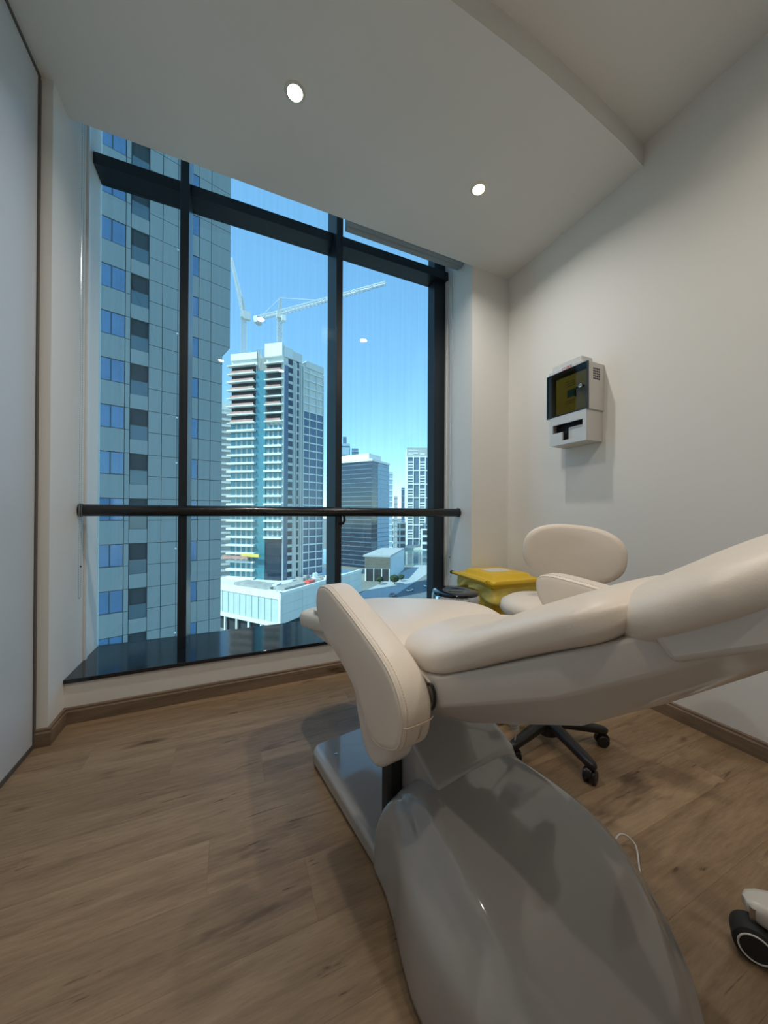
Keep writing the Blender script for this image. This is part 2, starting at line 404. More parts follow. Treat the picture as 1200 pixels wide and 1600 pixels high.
# ceiling, dropped soffit, blind pocket
struct(box('ceiling', 'ceiling_paint', None, XL - 0.1, XR + 0.1, YB - 0.1, YP - 0.03, ZC2, ZC2 + 0.1), 'white plaster upper ceiling', 'ceiling')
edge = [(XL - 0.1, 1.13), (-0.2, 1.13), (0.3, 1.135), (0.784, 1.144), (1.306, 1.156), (1.809, 1.189), (2.02, 1.208), (XR, 1.231)]
ec = [(p.x, p.y) for p in catmull([(a, b_, 0) for a, b_ in edge], 5)]
poly = ec + [(XR, YP), (XL - 0.1, YP)]
struct(MB().prism(poly, ZC, ZC2 + 0.001).build('ceiling_soffit', 'ceiling_paint', None), 'dropped white ceiling section by the window with two downlights', 'ceiling')
pk = MB().box(XL - 0.1, XR, YP - 0.03, YP - 0.001, ZC2 + 0.001, ZTOP).box(XL - 0.1, XR + 0.1, YP - 0.03, 2.80, ZTOP, ZTOP + 0.08)
struct(pk.build('ceiling_pocket', 'ceiling_paint', None), 'recess above the window hidden behind the dropped ceiling', 'ceiling')
# skirting boards
def skirting(name, pts, label, h=0.083, t=0.016):
    mb = MB()
    for (a, b_) in zip(pts, pts[1:]):
        a = Vector((*a, 0)); b_ = Vector((*b_, 0)); d = (b_ - a).normalized(); nn = Vector((-d.y, d.x, 0))  # room on the left of the run
        prof = [(0, 0), (t, 0), (t, h - 0.02), (t * 0.72, h - 0.014), (t * 0.72, h - 0.004), (t * 0.5, h), (0, h)]
        mb.loft([[p + nn * q + Vector((0, 0, z)) for q, z in prof] for p in (a, b_)])
    return struct(mb.build(name, 'skirting_wood', None), label, 'baseboard')
skirting('baseboard_left', [(XS, YP + 0.001), (XS, YS - 0.016), (XS, YS), (XL, YS)][::1] if False else [(XS, YP), (XS, YS)], 'brown wooden baseboard on the short wall return left of the window')
skirting('baseboard_corner', [(XS + 0.016, YS), (XL, YS)], 'short brown wooden baseboard beside the white partition panel')
skirting('baseboard_window', [(XC, YP), (XS, YP)], 'brown wooden baseboard under the window')
skirting('baseboard_column', [(XR, YP), (XC, YP)], 'brown wooden baseboard at the corner column')
skirting('baseboard_right', [(XR, YB), (XR, YP)], 'brown wooden baseboard along the right wall')

# sill
struct(box('trim_2', 'sill_stone', None, XS, XC, YP - 0.012, 2.80, ZS - 0.022, ZS, bevel=0.002), 'polished black stone window sill', 'sill')

# window: frame members and panes are parts
win = bpy.data.objects.new('window_1', None); C.objects.link(win); win.location = (0.5, YG, ZS)
struct(win, 'tall black framed window with three bays and a transom', 'window')
def wpart(name, m, x0, x1, y0, y1, z0, z1, bevel=0.002):
    return box(name, m, win, x0 - 0.5, x1 - 0.5, y0 - YG, y1 - YG, z0 - ZS, z1 - ZS, bevel=bevel)
MX = [(-0.312, -0.262), (0.718, 0.768)]
for x0, x1 in MX: wpart('mullion', 'frame_black', x0, x1, 2.535, 2.80, ZS, ZTOP)
wpart('mullion', 'frame_black', 1.682, XC, 2.685, 2.80, ZS, ZTOP)
TZ0, TZ1 = 3.232, 3.305
for x0, x1 in ((XS, MX[0][0]), (MX[0][1], MX[1][0]), (MX[1][1], 1.80)): wpart('transom', 'frame_black', x0, x1, 2.64, 2.80, TZ0, TZ1)
for x0, x1 in ((XS, MX[0][0]), (MX[0][1], MX[1][0]), (MX[1][1], 1.682)):
    for z0, z1 in ((ZS, TZ0), (TZ1, ZTOP)):
        wpart('pane', 'window_glass', x0, x1, YG, YG + 0.003, z0, z1, bevel=0)
struct(box('trim_3', 'trim_white', None, XS, XS + 0.012, 2.545, 2.575, ZS, ZTOP, bevel=0.002), 'white vertical blind guide on the left window reveal', 'trim')
gm = MB().box(XC - 0.012, XC, 2.655, 2.683, ZS, ZTOP).box(XC - 0.008, XC, 2.60, 2.615, ZS, ZTOP)
struct(gm.build('trim_4', 'trim_white', None, bevel=0.002), 'white vertical blind guide on the right window reveal', 'trim')
# guard rail
rl = thing('guard_rail', 'black tubular guard rail across the window', 'rail', (0.5, 2.475, 1.108))
def xcyl(x0, x1, r, n=24): return MB().loft([[(x, r * cos(2 * pi * k / n), r * sin(2 * pi * k / n)) for k in range(n)] for x in (x0, x1)])
xcyl(XS - 0.5 + 0.012, XC - 0.5 - 0.012, 0.034).build('tube', 'rail_black', rl, smooth=40)
for xa, xb in ((XS - 0.5, XS - 0.5 + 0.014), (XC - 0.5 - 0.014, XC - 0.5)):
    xcyl(xa, xb, 0.039).build('end_flange', 'rail_black', rl, smooth=40, bevel=0.003)
bk = MB().box(0.225, 0.262, 0.034, 0.058, -0.115, -0.02)
bk.tube([(0.243, 0.04, -0.09), (0.268, 0.02, -0.085), (0.275, 0.005, -0.06), (0.27, 0.0, -0.03)], 0.011, 8)
bk.build('bracket', 'rail_black', rl, smooth=40)
# blind cassette in the pocket over the right bay
bc = thing('roller_blind', 'grey roller blind cassette above the right window bay', 'blind', (1.285, 2.45, 3.215))
box('cassette', 'blind_grey', bc, -0.515, 0.515, -0.045, 0.05, 0.012, 0.13, bevel=0.008)
xcyl(-0.51, 0.51, 0.012).build('bottom_bar', 'blind_grey', bc, smooth=40).location = (0, 0, 0.012)
# bead chains
def chain(name, x, yc, w, z0, label):
    o = thing(name, label, 'chain', (x, yc, z0))
    pts = [(0, -w, ZTOP - z0 - 0.02)] + [(0, -w * cos(a), w - w * sin(a)) for a in [k * pi / 10 for k in range(11)]] + [(0, w, ZTOP - z0 - 0.02)]
    MB().tube(pts, 0.0011, 5).build('cord', 'steel', o)
    P = [Vector(p) for p in pts]; mb = MB(); step = 0.0125; acc = 0
    for a, b_ in zip(P, P[1:]):
        L_ = (b_ - a).length; t = -acc
        while t + step <= L_:
            t += step; p = a.lerp(b_, t / L_); r = 0.0026
            mb.add([p + Vector(d) * r for d in ((1,0,0),(-1,0,0),(0,1,0),(0,-1,0),(0,0,1),(0,0,-1))],
                   [(0,2,4),(2,1,4),(1,3,4),(3,0,4),(2,0,5),(1,2,5),(3,1,5),(0,3,5)])
        acc = L_ - t
    bd = mb.build('beads', 'steel', o, smooth=180); bd['kind'] = 'stuff'
    box('connector', 'black_plastic', o, -0.003, 0.003, w - 0.003, w + 0.003, 0.17, 0.18)
chain('blind_chain', XS + 0.022, 2.475 - 0.055, 0.014, 0.62, 'metal bead blind chain hanging on the left window reveal')
chain('blind_chain', XC - 0.022, 2.565, 0.012, 0.535, 'metal bead blind chain hanging on the right window reveal')

# downlights
def downlight(x, y, z, label, power=LAMP_POWER, col=(1.0, 0.95, 0.88), spread=150):
    t = thing('downlight', label, 'downlight', (x, y, z), group='recessed ceiling downlights')
    MB().loft([[(r * cos(2 * pi * k / 32), r * sin(2 * pi * k / 32), zz) for k in range(32)] for r, zz in
               ((0.036, -0.001), (0.036, -0.006), (0.050, -0.004), (0.052, -0.0005))], caps=False).build('trim_ring', 'lamp_ring', t, smooth=50)
    MB().lathe([(0.0355, -0.0035), (0.0355, -0.0015)]).build('lens', 'lamp_glow', t)
    ld = bpy.data.lights.new('downlight_beam', 'AREA'); ld.shape = 'DISK'; ld.size = 0.07; ld.energy = power; ld.color = col; ld.spread = radians(spread)
    lo = bpy.data.objects.new('downlight_beam', ld); C.objects.link(lo); lo.parent = t; lo.location = (0, 0, -0.008)
downlight(0.269, 1.703, ZC, 'bright warm downlight in the soffit, the nearer left one of two')
downlight(1.409, 1.738, ZC, 'bright warm downlight in the soffit, the smaller right one of two')
for x, y, lb_ in ((-0.15, 0.12, 'downlight in the upper ceiling nearest the left partition panel'), (0.68, 0.10, 'middle downlight of the row in the upper ceiling'), (1.55, 0.12, 'downlight in the upper ceiling nearest the right wall')):
    downlight(x, y, ZC2, lb_, power=LAMP_POWER * 0.62, col=(1.0, 0.86, 0.70))

# ================================================================== TREATMENT CHAIR
ch = thing('treatment_chair', 'reclined cream leather treatment chair on a glossy white base', 'treatment chair', (0.71, 0.75, 0.0), radians(8.5))
# base plate
def round_rect(x0, x1, y0, y1, r, n=6):
    out = []
    for cx, cy, a0 in ((x1 - r, y1 - r, 0), (x0 + r, y1 - r, 90), (x0 + r, y0 + r, 180), (x1 - r, y0 + r, 270)):
        for k in range(n + 1):
            a = radians(a0 + 90 * k / n); out.append((cx + r * cos(a), cy + r * sin(a)))
    return out
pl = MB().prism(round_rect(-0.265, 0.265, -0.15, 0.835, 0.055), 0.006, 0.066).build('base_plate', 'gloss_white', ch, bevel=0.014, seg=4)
MB().prism(round_rect(-0.255, 0.255, -0.14, 0.825, 0.05), 0.0, 0.007).build('rubber_foot', 'black_rubber', ch)
MB().lathe([(0.006, 0.064), (0.006, 0.068), (0.003, 0.069)], -0.19, 0.72, 12).build('screw', 'steel', pl, smooth=40)
MB().lathe([(0.006, 0.064), (0.006, 0.068), (0.003, 0.069)], 0.19, 0.72, 12).build('screw', 'steel', pl, smooth=40)
# base cover: lofted hump
def cover():
    st = []
    W = [(-0.42, 0.09), (-0.40, 0.15), (-0.36, 0.212), (-0.30, 0.262), (-0.22, 0.304), (-0.12, 0.330), (-0.03, 0.328), (0.05, 0.305), (0.12, 0.278), (0.20, 0.258), (0.265, 0.252), (0.295, 0.235)]
    Hh = [(-0.42, 0.02), (-0.40, 0.06), (-0.36, 0.115), (-0.30, 0.175), (-0.22, 0.232), (-0.12, 0.275), (-0.03, 0.295), (0.05, 0.305), (0.12, 0.308), (0.17, 0.30), (0.21, 0.285), (0.265, 0.225), (0.295, 0.12)]
    Rr = [(-0.42, 0.05), (-0.36, 0.13), (-0.30, 0.185), (-0.22, 0.225), (-0.12, 0.232), (0.05, 0.205), (0.12, 0.192), (0.275, 0.16)]
    ys = [p[0] for p in W]; ys = sorted(set(ys + [(a + b_) / 2 for a, b_ in zip(ys, ys[1:])]))
    rings = []
    for y in ys:
        w, h, r = interp(y, W), interp(y, Hh), interp(y, Rr)
        g_ = (w - r); q_ = min(1, max(0, (y - 0.03) / 0.12)); bx_ = lambda f, t: h * (f + (t - f) * q_)
        half = [(w, 0.004), (w * 1.0, h * 0.22), (w * 0.985, h * 0.45), (w * 0.95, bx_(0.63, 0.72)), (r + g_ * 0.55, bx_(0.755, 0.87)), (r + g_ * 0.27, bx_(0.82, 0.91)), (r + g_ * 0.08, bx_(0.90, 0.945)), (r - 0.012, h * 0.97), (r * 0.75, h * 0.99), (0, h)]
        hp = [(p.x, p.z) for p in catmull([(a, 0, b_) for a, b_ in half], 3)]
        rings.append([(x - 0.02, y, z) for x, z in hp] + [(-x - 0.02, y, z) for x, z in hp[::-1][1:]])
    return MB().loft(rings)
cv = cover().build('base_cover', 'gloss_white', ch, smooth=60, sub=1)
MB().lathe([(0.007, 0), (0.007, 0.004), (0.003, 0.005)], 0, 0, 12).build('screw', 'steel', cv, smooth=40).matrix_local = Matrix.Translation((-0.268, 0.19, 0.035)) @ Matrix.Rotation(radians(-90), 4, 'Y')
# collar around the arm slot
# lift arm, sloped slab rising towards the foot end
def yz_slab(poly, x0, x1): return MB().loft([[(x, y, z) for y, z in poly] for x in (x0, x1)])
yz_slab([(0.06, 0.20), (0.12, 0.315), (0.30, 0.41), (0.46, 0.52), (0.52, 0.50), (0.46, 0.36), (0.24, 0.10)], -0.15, 0.195).build('lift_arm', 'gloss_white', ch, bevel=0.012, seg=3)  # darker cover colour carries the shade under the seat
box('gap_shade_block', 'black_rubber', ch, -0.205, -0.148, 0.285, 0.335, 0.062, 0.335, bevel=0.012)  # dark block standing in for the shaded gap beside the arm
# seat + leg rest
TOP = [(0.05, 0.680), (0.15, 0.712), (0.28, 0.742), (0.5, 0.718), (0.8, 0.662), (1.0, 0.627), (1.14, 0.598)]
seat = cushion([(y, z - 0.05) for y, z in TOP], [(0, 0.255), (0.5, 0.25), (1.14, 0.24)], 0.045, 0.055, er=0.05, wr=0.11, ne=4.2).build('seat_cushion', 'leather', ch, smooth=60)
cushion([(-0.10, 0.645)] + [(y, z + 0.002) for y, z in TOP[:-2]] + [(0.98, 0.632)], [(0, 0.24), (0.6, 0.236), (1.14, 0.205)], 0.014, 0.05, er=0.06, wr=0.12, ne=2.2, x0=-0.014).build('top_panel', 'leather', seat, smooth=60)
LS = [(0.30, 0.60), (0.55, 0.585), (0.8, 0.55), (0.98, 0.525), (1.05, 0.512)]
cushion(LS, [(0.3, 0.22), (0.8, 0.215), (1.05, 0.20)], 0.045, [(0.3, 0.10), (0.55, 0.085), (0.9, 0.035), (1.05, 0.02)], er=0.03, wr=0.08, ne=3.5).build('leg_rest_shell', 'shell_white', ch, smooth=60)
# back shell
SH = [(0.20, 0.660, 0.515), (0.10, 0.680, 0.52), (-0.01, 0.712, 0.562), (-0.135, 0.778, 0.625), (-0.29, 0.862, 0.703), (-0.417, 0.928, 0.800), (-0.526, 0.985, 0.892), (-0.60, 1.02, 0.965)]
rings = []
for y, zt, zb in SH:
    w = interp(-y, [(-0.2, 0.235), (0.0, 0.252), (0.3, 0.245), (0.4, 0.215), (0.5, 0.185), (0.6, 0.16)]); wb = interp(-y, [(-0.2, 0.14), (0.3, 0.15), (0.6, 0.10)])
    zm = zt - (zt - zb) * 0.52
    half = [(w * 0.9, zt), (w, zt - 0.006), (w * 1.01, (zt + zm) / 2), (w * 0.99, zm), ((w * 0.99 + wb) / 2, zb + (zm - zb) * 0.42), (wb, zb), (wb * 0.5, zb - 0.002), (0, zb - 0.003)]
    rings.append([(x, y, z) for x, z in half] + [(-x, y, z) for x, z in half[::-1][1:]])
bs = MB().loft(rings).build('back_shell', 'shell_white', ch, smooth=24, bevel=0.005, seg=3)
yz_slab([(-0.165, 0.712), (-0.195, 0.728), (-0.195, 0.722), (-0.165, 0.706)], -0.212, -0.2).build('slot', 'black_plastic', bs)
# black hook loop at the hinge
MB().tube([(-0.258, 0.02 + 0.016 * cos(a), 0.648 + 0.03 * sin(a)) for a in [radians(d) for d in range(60, 305, 15)]] , 0.004, 8).build('hinge_hook', 'black_plastic', ch, smooth=60)
BB = [(0.245, 0.652), (0.17, 0.658), (0.10, 0.670), (-0.01, 0.698), (-0.21, 0.808), (-0.33, 0.872), (-0.42, 0.918)]
BP = []
for i, (y, z) in enumerate(BB):
    a = BB[max(i - 1, 0)]; c = BB[min(i + 1, len(BB) - 1)]; t = Vector((c[0] - a[0], c[1] - a[1])).normalized(); nn = Vector((t.y, -t.x));
    if nn.y < 0: nn = -nn
    BP.append((y + nn.x * 0.046, z + nn.y * 0.046))
cushion(BP, [(-0.5, 0.26), (-0.1, 0.265), (0.2, 0.24)], [(-0.42, 0.042), (-0.2, 0.05), (0.1, 0.056)], 0.046, er=0.075, wr=0.10, ne=2.35, nb=4.5).build('back_cushion', 'leather', ch, smooth=60)
HP = [(-0.345, 0.895), (-0.43, 0.948), (-0.52, 1.006), (-0.62, 1.06), (-0.72, 1.10)]
hd = cushion(HP, [(-0.72, 0.18), (-0.5, 0.238), (-0.345, 0.232)], 0.064, 0.040, er=0.07, wr=0.12, ne=2.3, nb=3.2).build('head_cushion', 'leather', ch, smooth=60)
yz_slab([(-0.420, 0.930), (-0.448, 0.893), (-0.537, 0.940), (-0.66, 1.01), (-0.68, 1.06), (-0.5, 1.0)], -0.222, 0.222).build('head_shell', 'shell_white', ch, bevel=0.01, seg=3)
# near armrest
ARM = [(0.552, 0.79), (0.539, 0.735), (0.484, 0.683), (0.343, 0.635), (0.255, 0.593), (0.208, 0.551), (0.171, 0.512), (0.118, 0.500), (0.053, 0.523), (0.021, 0.553), (0.008, 0.604), (0.011, 0.647), (0.041, 0.693), (0.099, 0.733), (0.218, 0.78), (0.346, 0.823), (0.447, 0.850), (0.525, 0.838)]
def armrest(xa, xb, prof, outer):
    a = slab_profile(prof, xa, xb, r=0.02, dome=0.004).build('armrest', 'leather', ch, smooth=50)
    P = [(p.y, p.z) for p in catmull([(0, y, z) for y, z in prof], 8, True)]
    n = len(P); cx = sum(p[0] for p in P) / n; cz = sum(p[1] for p in P) / n
    d = 1 if xb > xa else -1
    ins = 0.006; Q = []
    for i in range(n):
        t = Vector((P[(i + 1) % n][0] - P[i - 1][0], P[(i + 1) % n][1] - P[i - 1][1])).normalized(); nn = Vector((t.y, -t.x))
        if nn.dot(Vector((P[i][0] - cx, P[i][1] - cz))) < 0: nn = -nn
        Q.append((P[i][0] - nn.x * ins, P[i][1] - nn.y * ins, nn))
    MB().tube([(xa + d * 0.0055, q[0], q[1]) for q in Q], 0.0022, 6, closed=True).build('piping', 'leather', a, smooth=80)
    st = MB()
    for i in range(0, n):
        p0 = Vector((xa + d * 0.017, P[i][0] + Q[i][2].x * -0.0003, P[i][1] + Q[i][2].y * -0.0003)); j = (i + 1) % n
        p1 = Vector((xa + d * 0.017, P[j][0] + Q[j][2].x * -0.0003, P[j][1] + Q[j][2].y * -0.0003))
        m_ = max(1, int((p1 - p0).length / 0.0062))
        for k in range(m_):
            st.bar(p0.lerp(p1, (k + 0.15) / m_), p0.lerp(p1, (k + 0.75) / m_), 0.0016, 0.0016)
    s_ = st.build('stitching', 'leather_seam', a); s_['kind'] = 'stuff'
    return a
na = armrest(-0.354, -0.256, ARM, True)
# cross seam on the lower end of the near armrest
MB().tube([(-0.350, 0.0075, 0.606), (-0.34, 0.0045, 0.603), (-0.305, 0.004, 0.602), (-0.27, 0.0045, 0.603), (-0.260, 0.0075, 0.606)], 0.0016, 6).build('cross_seam', 'leather_seam', na, smooth=80)
for dx in (0.0, 0.006): MB().tube([(-0.298 + dx, 0.0075, 0.595), (-0.302 + dx, 0.0155, 0.562), (-0.306 + dx, 0.038, 0.536)], 0.0014, 6).build('pleat', 'leather_seam', na, smooth=80)
slab_profile([(0.26, 0.58), (0.235, 0.50), (0.20, 0.445), (0.15, 0.430), (0.11, 0.448), (0.07, 0.50), (0.10, 0.56), (0.18, 0.60)], -0.345, -0.268, r=0.015).build('armrest_shell', 'shell_white', na, smooth=50)
# far armrest, level beside the backrest
FA = [(0.105, 0.85), (0.095, 0.88), (0.06, 0.893), (-0.02, 0.889), (-0.15, 0.874), (-0.30, 0.862), (-0.40, 0.84), (-0.43, 0.79), (-0.39, 0.74), (-0.28, 0.725), (-0.10, 0.73), (0.04, 0.755), (0.09, 0.80)]
fa = armrest(0.285, 0.375, FA, False)
slab_profile([(-0.30, 0.76), (-0.22, 0.76), (-0.10, 0.62), (-0.05, 0.56), (-0.10, 0.52), (-0.2, 0.58), (-0.3, 0.70)], 0.24, 0.30, r=0.012).build('armrest_shell', 'shell_white', fa, smooth=50)
# coiled cable and loop of cable
def coil():
    pts = []
    for k in range(0, 12 * 9 + 1):
        a = 2 * pi * k / 12; pts.append((0.235 + 0.012 * cos(a), 0.145 + 0.012 * sin(a), 0.335 + 0.095 * k / 108))
    pts = [(0.235, 0.145, 0.30)] + pts + [(0.235, 0.16, 0.46), (0.20, 0.17, 0.56)]
    return MB().tube(pts, 0.0032, 6)
coil().build('coiled_cable', 'cord_white', ch, smooth=80)
tag(MB().tube([(p.x, p.y, p.z) for p in catmull([(1.08, 0.60, 0.005), (1.16, 0.655, 0.006), (1.215, 0.70, 0.02), (1.195, 0.735, 0.03), (1.12, 0.725, 0.006), (1.02, 0.73, 0.005)], 6)], 0.003, 6).build('power_cable', 'cord_white', None, smooth=80),
    'thin white cable looping on the floor beside the chair base', 'cable')

# ================================================================== STOOLS
def caster(parent, x, y, rz, wheel='black_plastic', hood='black_plastic', r=0.027):
    c = MB()
    n = 20
    for s_ in (-1, 1):
        c.loft([[(s_ * 0.006 + xx, rr * cos(2 * pi * k / n), r + rr * sin(2 * pi * k / n)) for k in range(n)] for xx, rr in ((0, r * 0.9), (s_ * 0.003, r), (s_ * 0.014, r), (s_ * 0.018, r * 0.85))])
    w = c.build('caster', wheel, parent, smooth=40)
    h = MB().loft([[(sx * 0.027, 0.031 * cos(a), r + 0.006 + 0.031 * sin(a)) for a in [radians(q) for q in range(-10, 191, 20)]] + [(sx * 0.027, 0.0, r + 0.004)] for sx in (-0.4, 0.4)]).build('hood', hood, w, smooth=40)
    MB().lathe([(0.006, 2 * r - 0.005), (0.006, 2 * r + 0.03)], 0, 0, 10).build('stem', 'steel', w, smooth=40)
    w.location = (x, y, 0); w.rotation_euler = (0, 0, rz); return w

def star_base(parent, m, n, a0, R, zt, z_end, w0, w1, hub=0.045, thick=1.0):
    for k in range(n):
        a = a0 + 2 * pi * k / n; d = Vector((cos(a), sin(a), 0)); s_ = Vector((-sin(a), cos(a), 0)); rings = []
        for t, w, zu, h in ((0.02, w0, zt, 0.05), (0.35, (w0 + w1) / 2, zt - (zt - z_end) * 0.25, 0.042), (0.9, w1, z_end, 0.034), (1.0, w1 * 0.95, z_end - 0.004, 0.034), (1.07, w1 * 0.75, z_end - 0.009, 0.026), (1.105, w1 * 0.35, z_end - 0.016, 0.012)):
            h *= thick; c = d * (R * t); pts = []
            for q in range(12):
                aa = 2 * pi * q / 12 + pi / 12
                pts.append(c + s_ * (math.copysign(abs(cos(aa)) ** 0.6, cos(aa)) * w / 2) + Vector((0, 0, zu - h / 2 + math.copysign(abs(sin(aa)) ** 0.6, sin(aa)) * h / 2)))
            rings.append(pts)
        MB().loft(rings).build('leg', m, parent, smooth=50)
    MB().lathe([(hub, zt - 0.075), (hub, zt + 0.005), (hub * 0.7, zt + 0.03)], 0, 0, 24).build('hub', m, parent, smooth=40)

st = thing('rolling_stool', 'cream leather stool with oval backrest and black five-star base', 'stool', (1.40, 1.20, 0))
A0 = radians(-100)
star_base(st, 'black_plastic', 5, A0, 0.25, 0.125, 0.095, 0.055, 0.042)
for k in range(5):
    a = A0 + 2 * pi * k / 5; caster(st, 0.25 * cos(a), 0.25 * sin(a), a + 0.5 + k)
MB().lathe([(0.028, 0.12), (0.028, 0.38), (0.018, 0.38), (0.018, 0.60)], 0, 0, 20).build('gas_lift', 'chrome', st, smooth=40)
MB().lathe([(0.17, 0.60), (0.205, 0.61), (0.222, 0.635), (0.215, 0.668), (0.18, 0.688), (0.09, 0.694), (0.0005, 0.695)], 0, 0, 40).build('seat', 'leather', st, smooth=60)
MB().lathe([(0.0005, 0.585), (0.15, 0.588), (0.18, 0.602), (0.0005, 0.603)], 0, 0, 32).build('seat_pan', 'black_plastic', st, smooth=40)
# oval backrest pad facing the viewpoint
def oval_pad(w, h, t, ne=2.5, bulge=0.02, curve=0.05, n=48):
    rings = []
    for s_, d in ((0.02, -t), (0.5, -t + 0.004), (0.85, -t * 0.86), (0.96, -t * 0.62), (1.0, -t * 0.3), (1.0, t * 0.05), (0.97, t * 0.4), (0.88, t * 0.75), (0.6, t), (0.02, t + 0.004)):
        ring = []
        for q in range(n):
            a = 2 * pi * q / n; ca, sa = cos(a), sin(a)
            x = w / 2 * s_ * math.copysign(abs(ca) ** (2 / ne), ca); z = h / 2 * s_ * math.copysign(abs(sa) ** (2 / ne), sa)
            ring.append((x, d - curve * (x / (w / 2)) ** 2, z))
        rings.append(ring)
    return MB().loft(rings)
bkp = oval_pad(0.445, 0.285, 0.032).build('backrest', 'leather', st, smooth=60)
bkp.location = (0.15, -0.01, 0.905); bkp.rotation_euler = (radians(-4), radians(5), radians(-52))
sh = oval_pad(0.44, 0.28, 0.012).build('back_shell', 'black_plastic', bkp, smooth=60); sh.location = (0, 0.036, 0)
MB().tube([(0.02, 0.0, 0.60), (0.20, 0.02, 0.60), (0.245, 0.03, 0.66), (0.235, 0.03, 0.86)], 0.012, 10).build('back_support', 'black_plastic', st, smooth=60)

s2 = thing('white_stool', 'white five-star stool base with black caster at the right edge', 'stool', (1.46, 0.18, 0))
B0 = radians(135)
star_base(s2, 'leg_white', 5, B0, 0.325, 0.16, 0.138, 0.085, 0.075, hub=0.05, thick=1.7)
for k in range(5):
    a = B0 + 2 * pi * k / 5
    if k == 0:
        w = MB(); n = 28; r = 0.042
        w.loft([[(xx, rr * cos(2 * pi * q / n), r + rr * sin(2 * pi * q / n)) for q in range(n)] for xx, rr in ((-0.03, r * 0.55), (-0.029, r * 0.8), (-0.024, r * 0.97), (-0.016, r), (0.016, r), (0.024, r * 0.97), (0.03, r * 0.7))])
        wo_ = w.build('caster', 'black_rubber', s2, smooth=40); wo_.location = (0.325 * cos(a) - 0.03, 0.325 * sin(a) + 0.005, 0); wo_.rotation_euler = (0, 0, radians(28))
        MB().tube([(-0.029, 0.031 * cos(2 * pi * q / 36), 0.042 + 0.031 * sin(2 * pi * q / 36)) for q in range(36)], 0.0022, 6, closed=True).build('wheel_ring', 'trim_white', wo_, smooth=80)
        MB().lathe([(0.008, 0.07), (0.008, 0.12)], 0, 0, 10).build('stem', 'steel', wo_, smooth=40)
    else: caster(s2, 0.325 * cos(a), 0.325 * sin(a), a + k, r=0.04)
MB().lathe([(0.026, 0.14), (0.026, 0.36), (0.016, 0.36), (0.016, 0.50)], 0, 0, 20).build('gas_lift', 'chrome', s2, smooth=40)
MB().lathe([(0.13, 0.49), (0.175, 0.50), (0.19, 0.53), (0.18, 0.56), (0.12, 0.575), (0.0005, 0.58)], 0, 0, 36).build('seat', 'leather', s2, smooth=60)

# ================================================================== BINS
pb = thing('pedal_bin', 'round chrome pedal bin with flat black lid beside the yellow bin', 'bin', (1.312, 1.827, 0))
MB().lathe([(0.135, 0.0), (0.14, 0.015), (0.138, 0.03), (0.138, 0.56), (0.0005, 0.56)], 0, 0, 48).build('body', 'steel', pb, smooth=40)
MB().lathe([(0.1385, 0.535), (0.151, 0.54), (0.151, 0.585), (0.146, 0.592), (0.143, 0.592)], 0, 0, 48).build('rim', 'chrome', pb, smooth=40)
MB().lathe([(0.145, 0.588), (0.145, 0.607), (0.14, 0.611), (0.06, 0.612), (0.055, 0.610), (0.0005, 0.610)], 0, 0, 48).build('lid', 'sill_stone', pb, smooth=40)
box('pedal', 'black_plastic', pb, -0.16, -0.12, -0.06, 0.0, 0.01, 0.025, bevel=0.003)

yb = thing('waste_bin', 'yellow lidded clinical waste bin lined with a plastic bag', 'bin', (1.835, 2.035, 0), radians(-4))
hw, hd_ = 0.20, 0.22
def rr3(x, y, z, r=0.03): return [(a, b_, z) for a, b_ in round_rect(-x, x, -y, y, r, 4)]
MB().loft([rr3(hw * 0.80, hd_ * 0.80, 0.0), rr3(hw * 0.82, hd_ * 0.82, 0.02), rr3(hw * 0.96, hd_ * 0.96, 0.60)]).build('body', 'yellow_plastic', yb, smooth=40)
MB().loft([rr3(hw * 1.02, hd_ * 1.02, 0.585), rr3(hw * 1.05, hd_ * 1.05, 0.595), rr3(hw * 1.05, hd_ * 1.05, 0.615), rr3(hw * 1.02, hd_ * 1.02, 0.618)]).build('rim', 'yellow_plastic', yb, smooth=40)
ldo = MB().loft([rr3(hw * 1.07, hd_ * 1.07, 0.612), rr3(hw * 1.08, hd_ * 1.08, 0.622), rr3(hw * 1.04, hd_ * 1.04, 0.64), rr3(hw * 0.86, hd_ * 0.86, 0.648), rr3(hw * 0.80, hd_ * 0.80, 0.668), rr3(hw * 0.74, hd_ * 0.74, 0.672)]).build('lid', 'yellow_plastic', yb, smooth=50)
box('label', 'paper_label', ldo, -0.09, 0.10, -0.05, 0.09, 0.672, 0.6735)
hnd = MB().tube([(-0.235, -0.19, 0.632), (-0.235, 0.24, 0.632)], 0.012, 12)
for yy in (-0.15, 0.2): hnd.box(-0.235, -0.20, yy - 0.012, yy + 0.012, 0.618, 0.638)
hnd.build('handle', 'yellow_plastic', yb, smooth=40)
MB().tube([(-0.235, 0.235, 0.632), (-0.235, 0.262, 0.632)], 0.0145, 14).build('end_cap', 'black_plastic', yb, smooth=40)
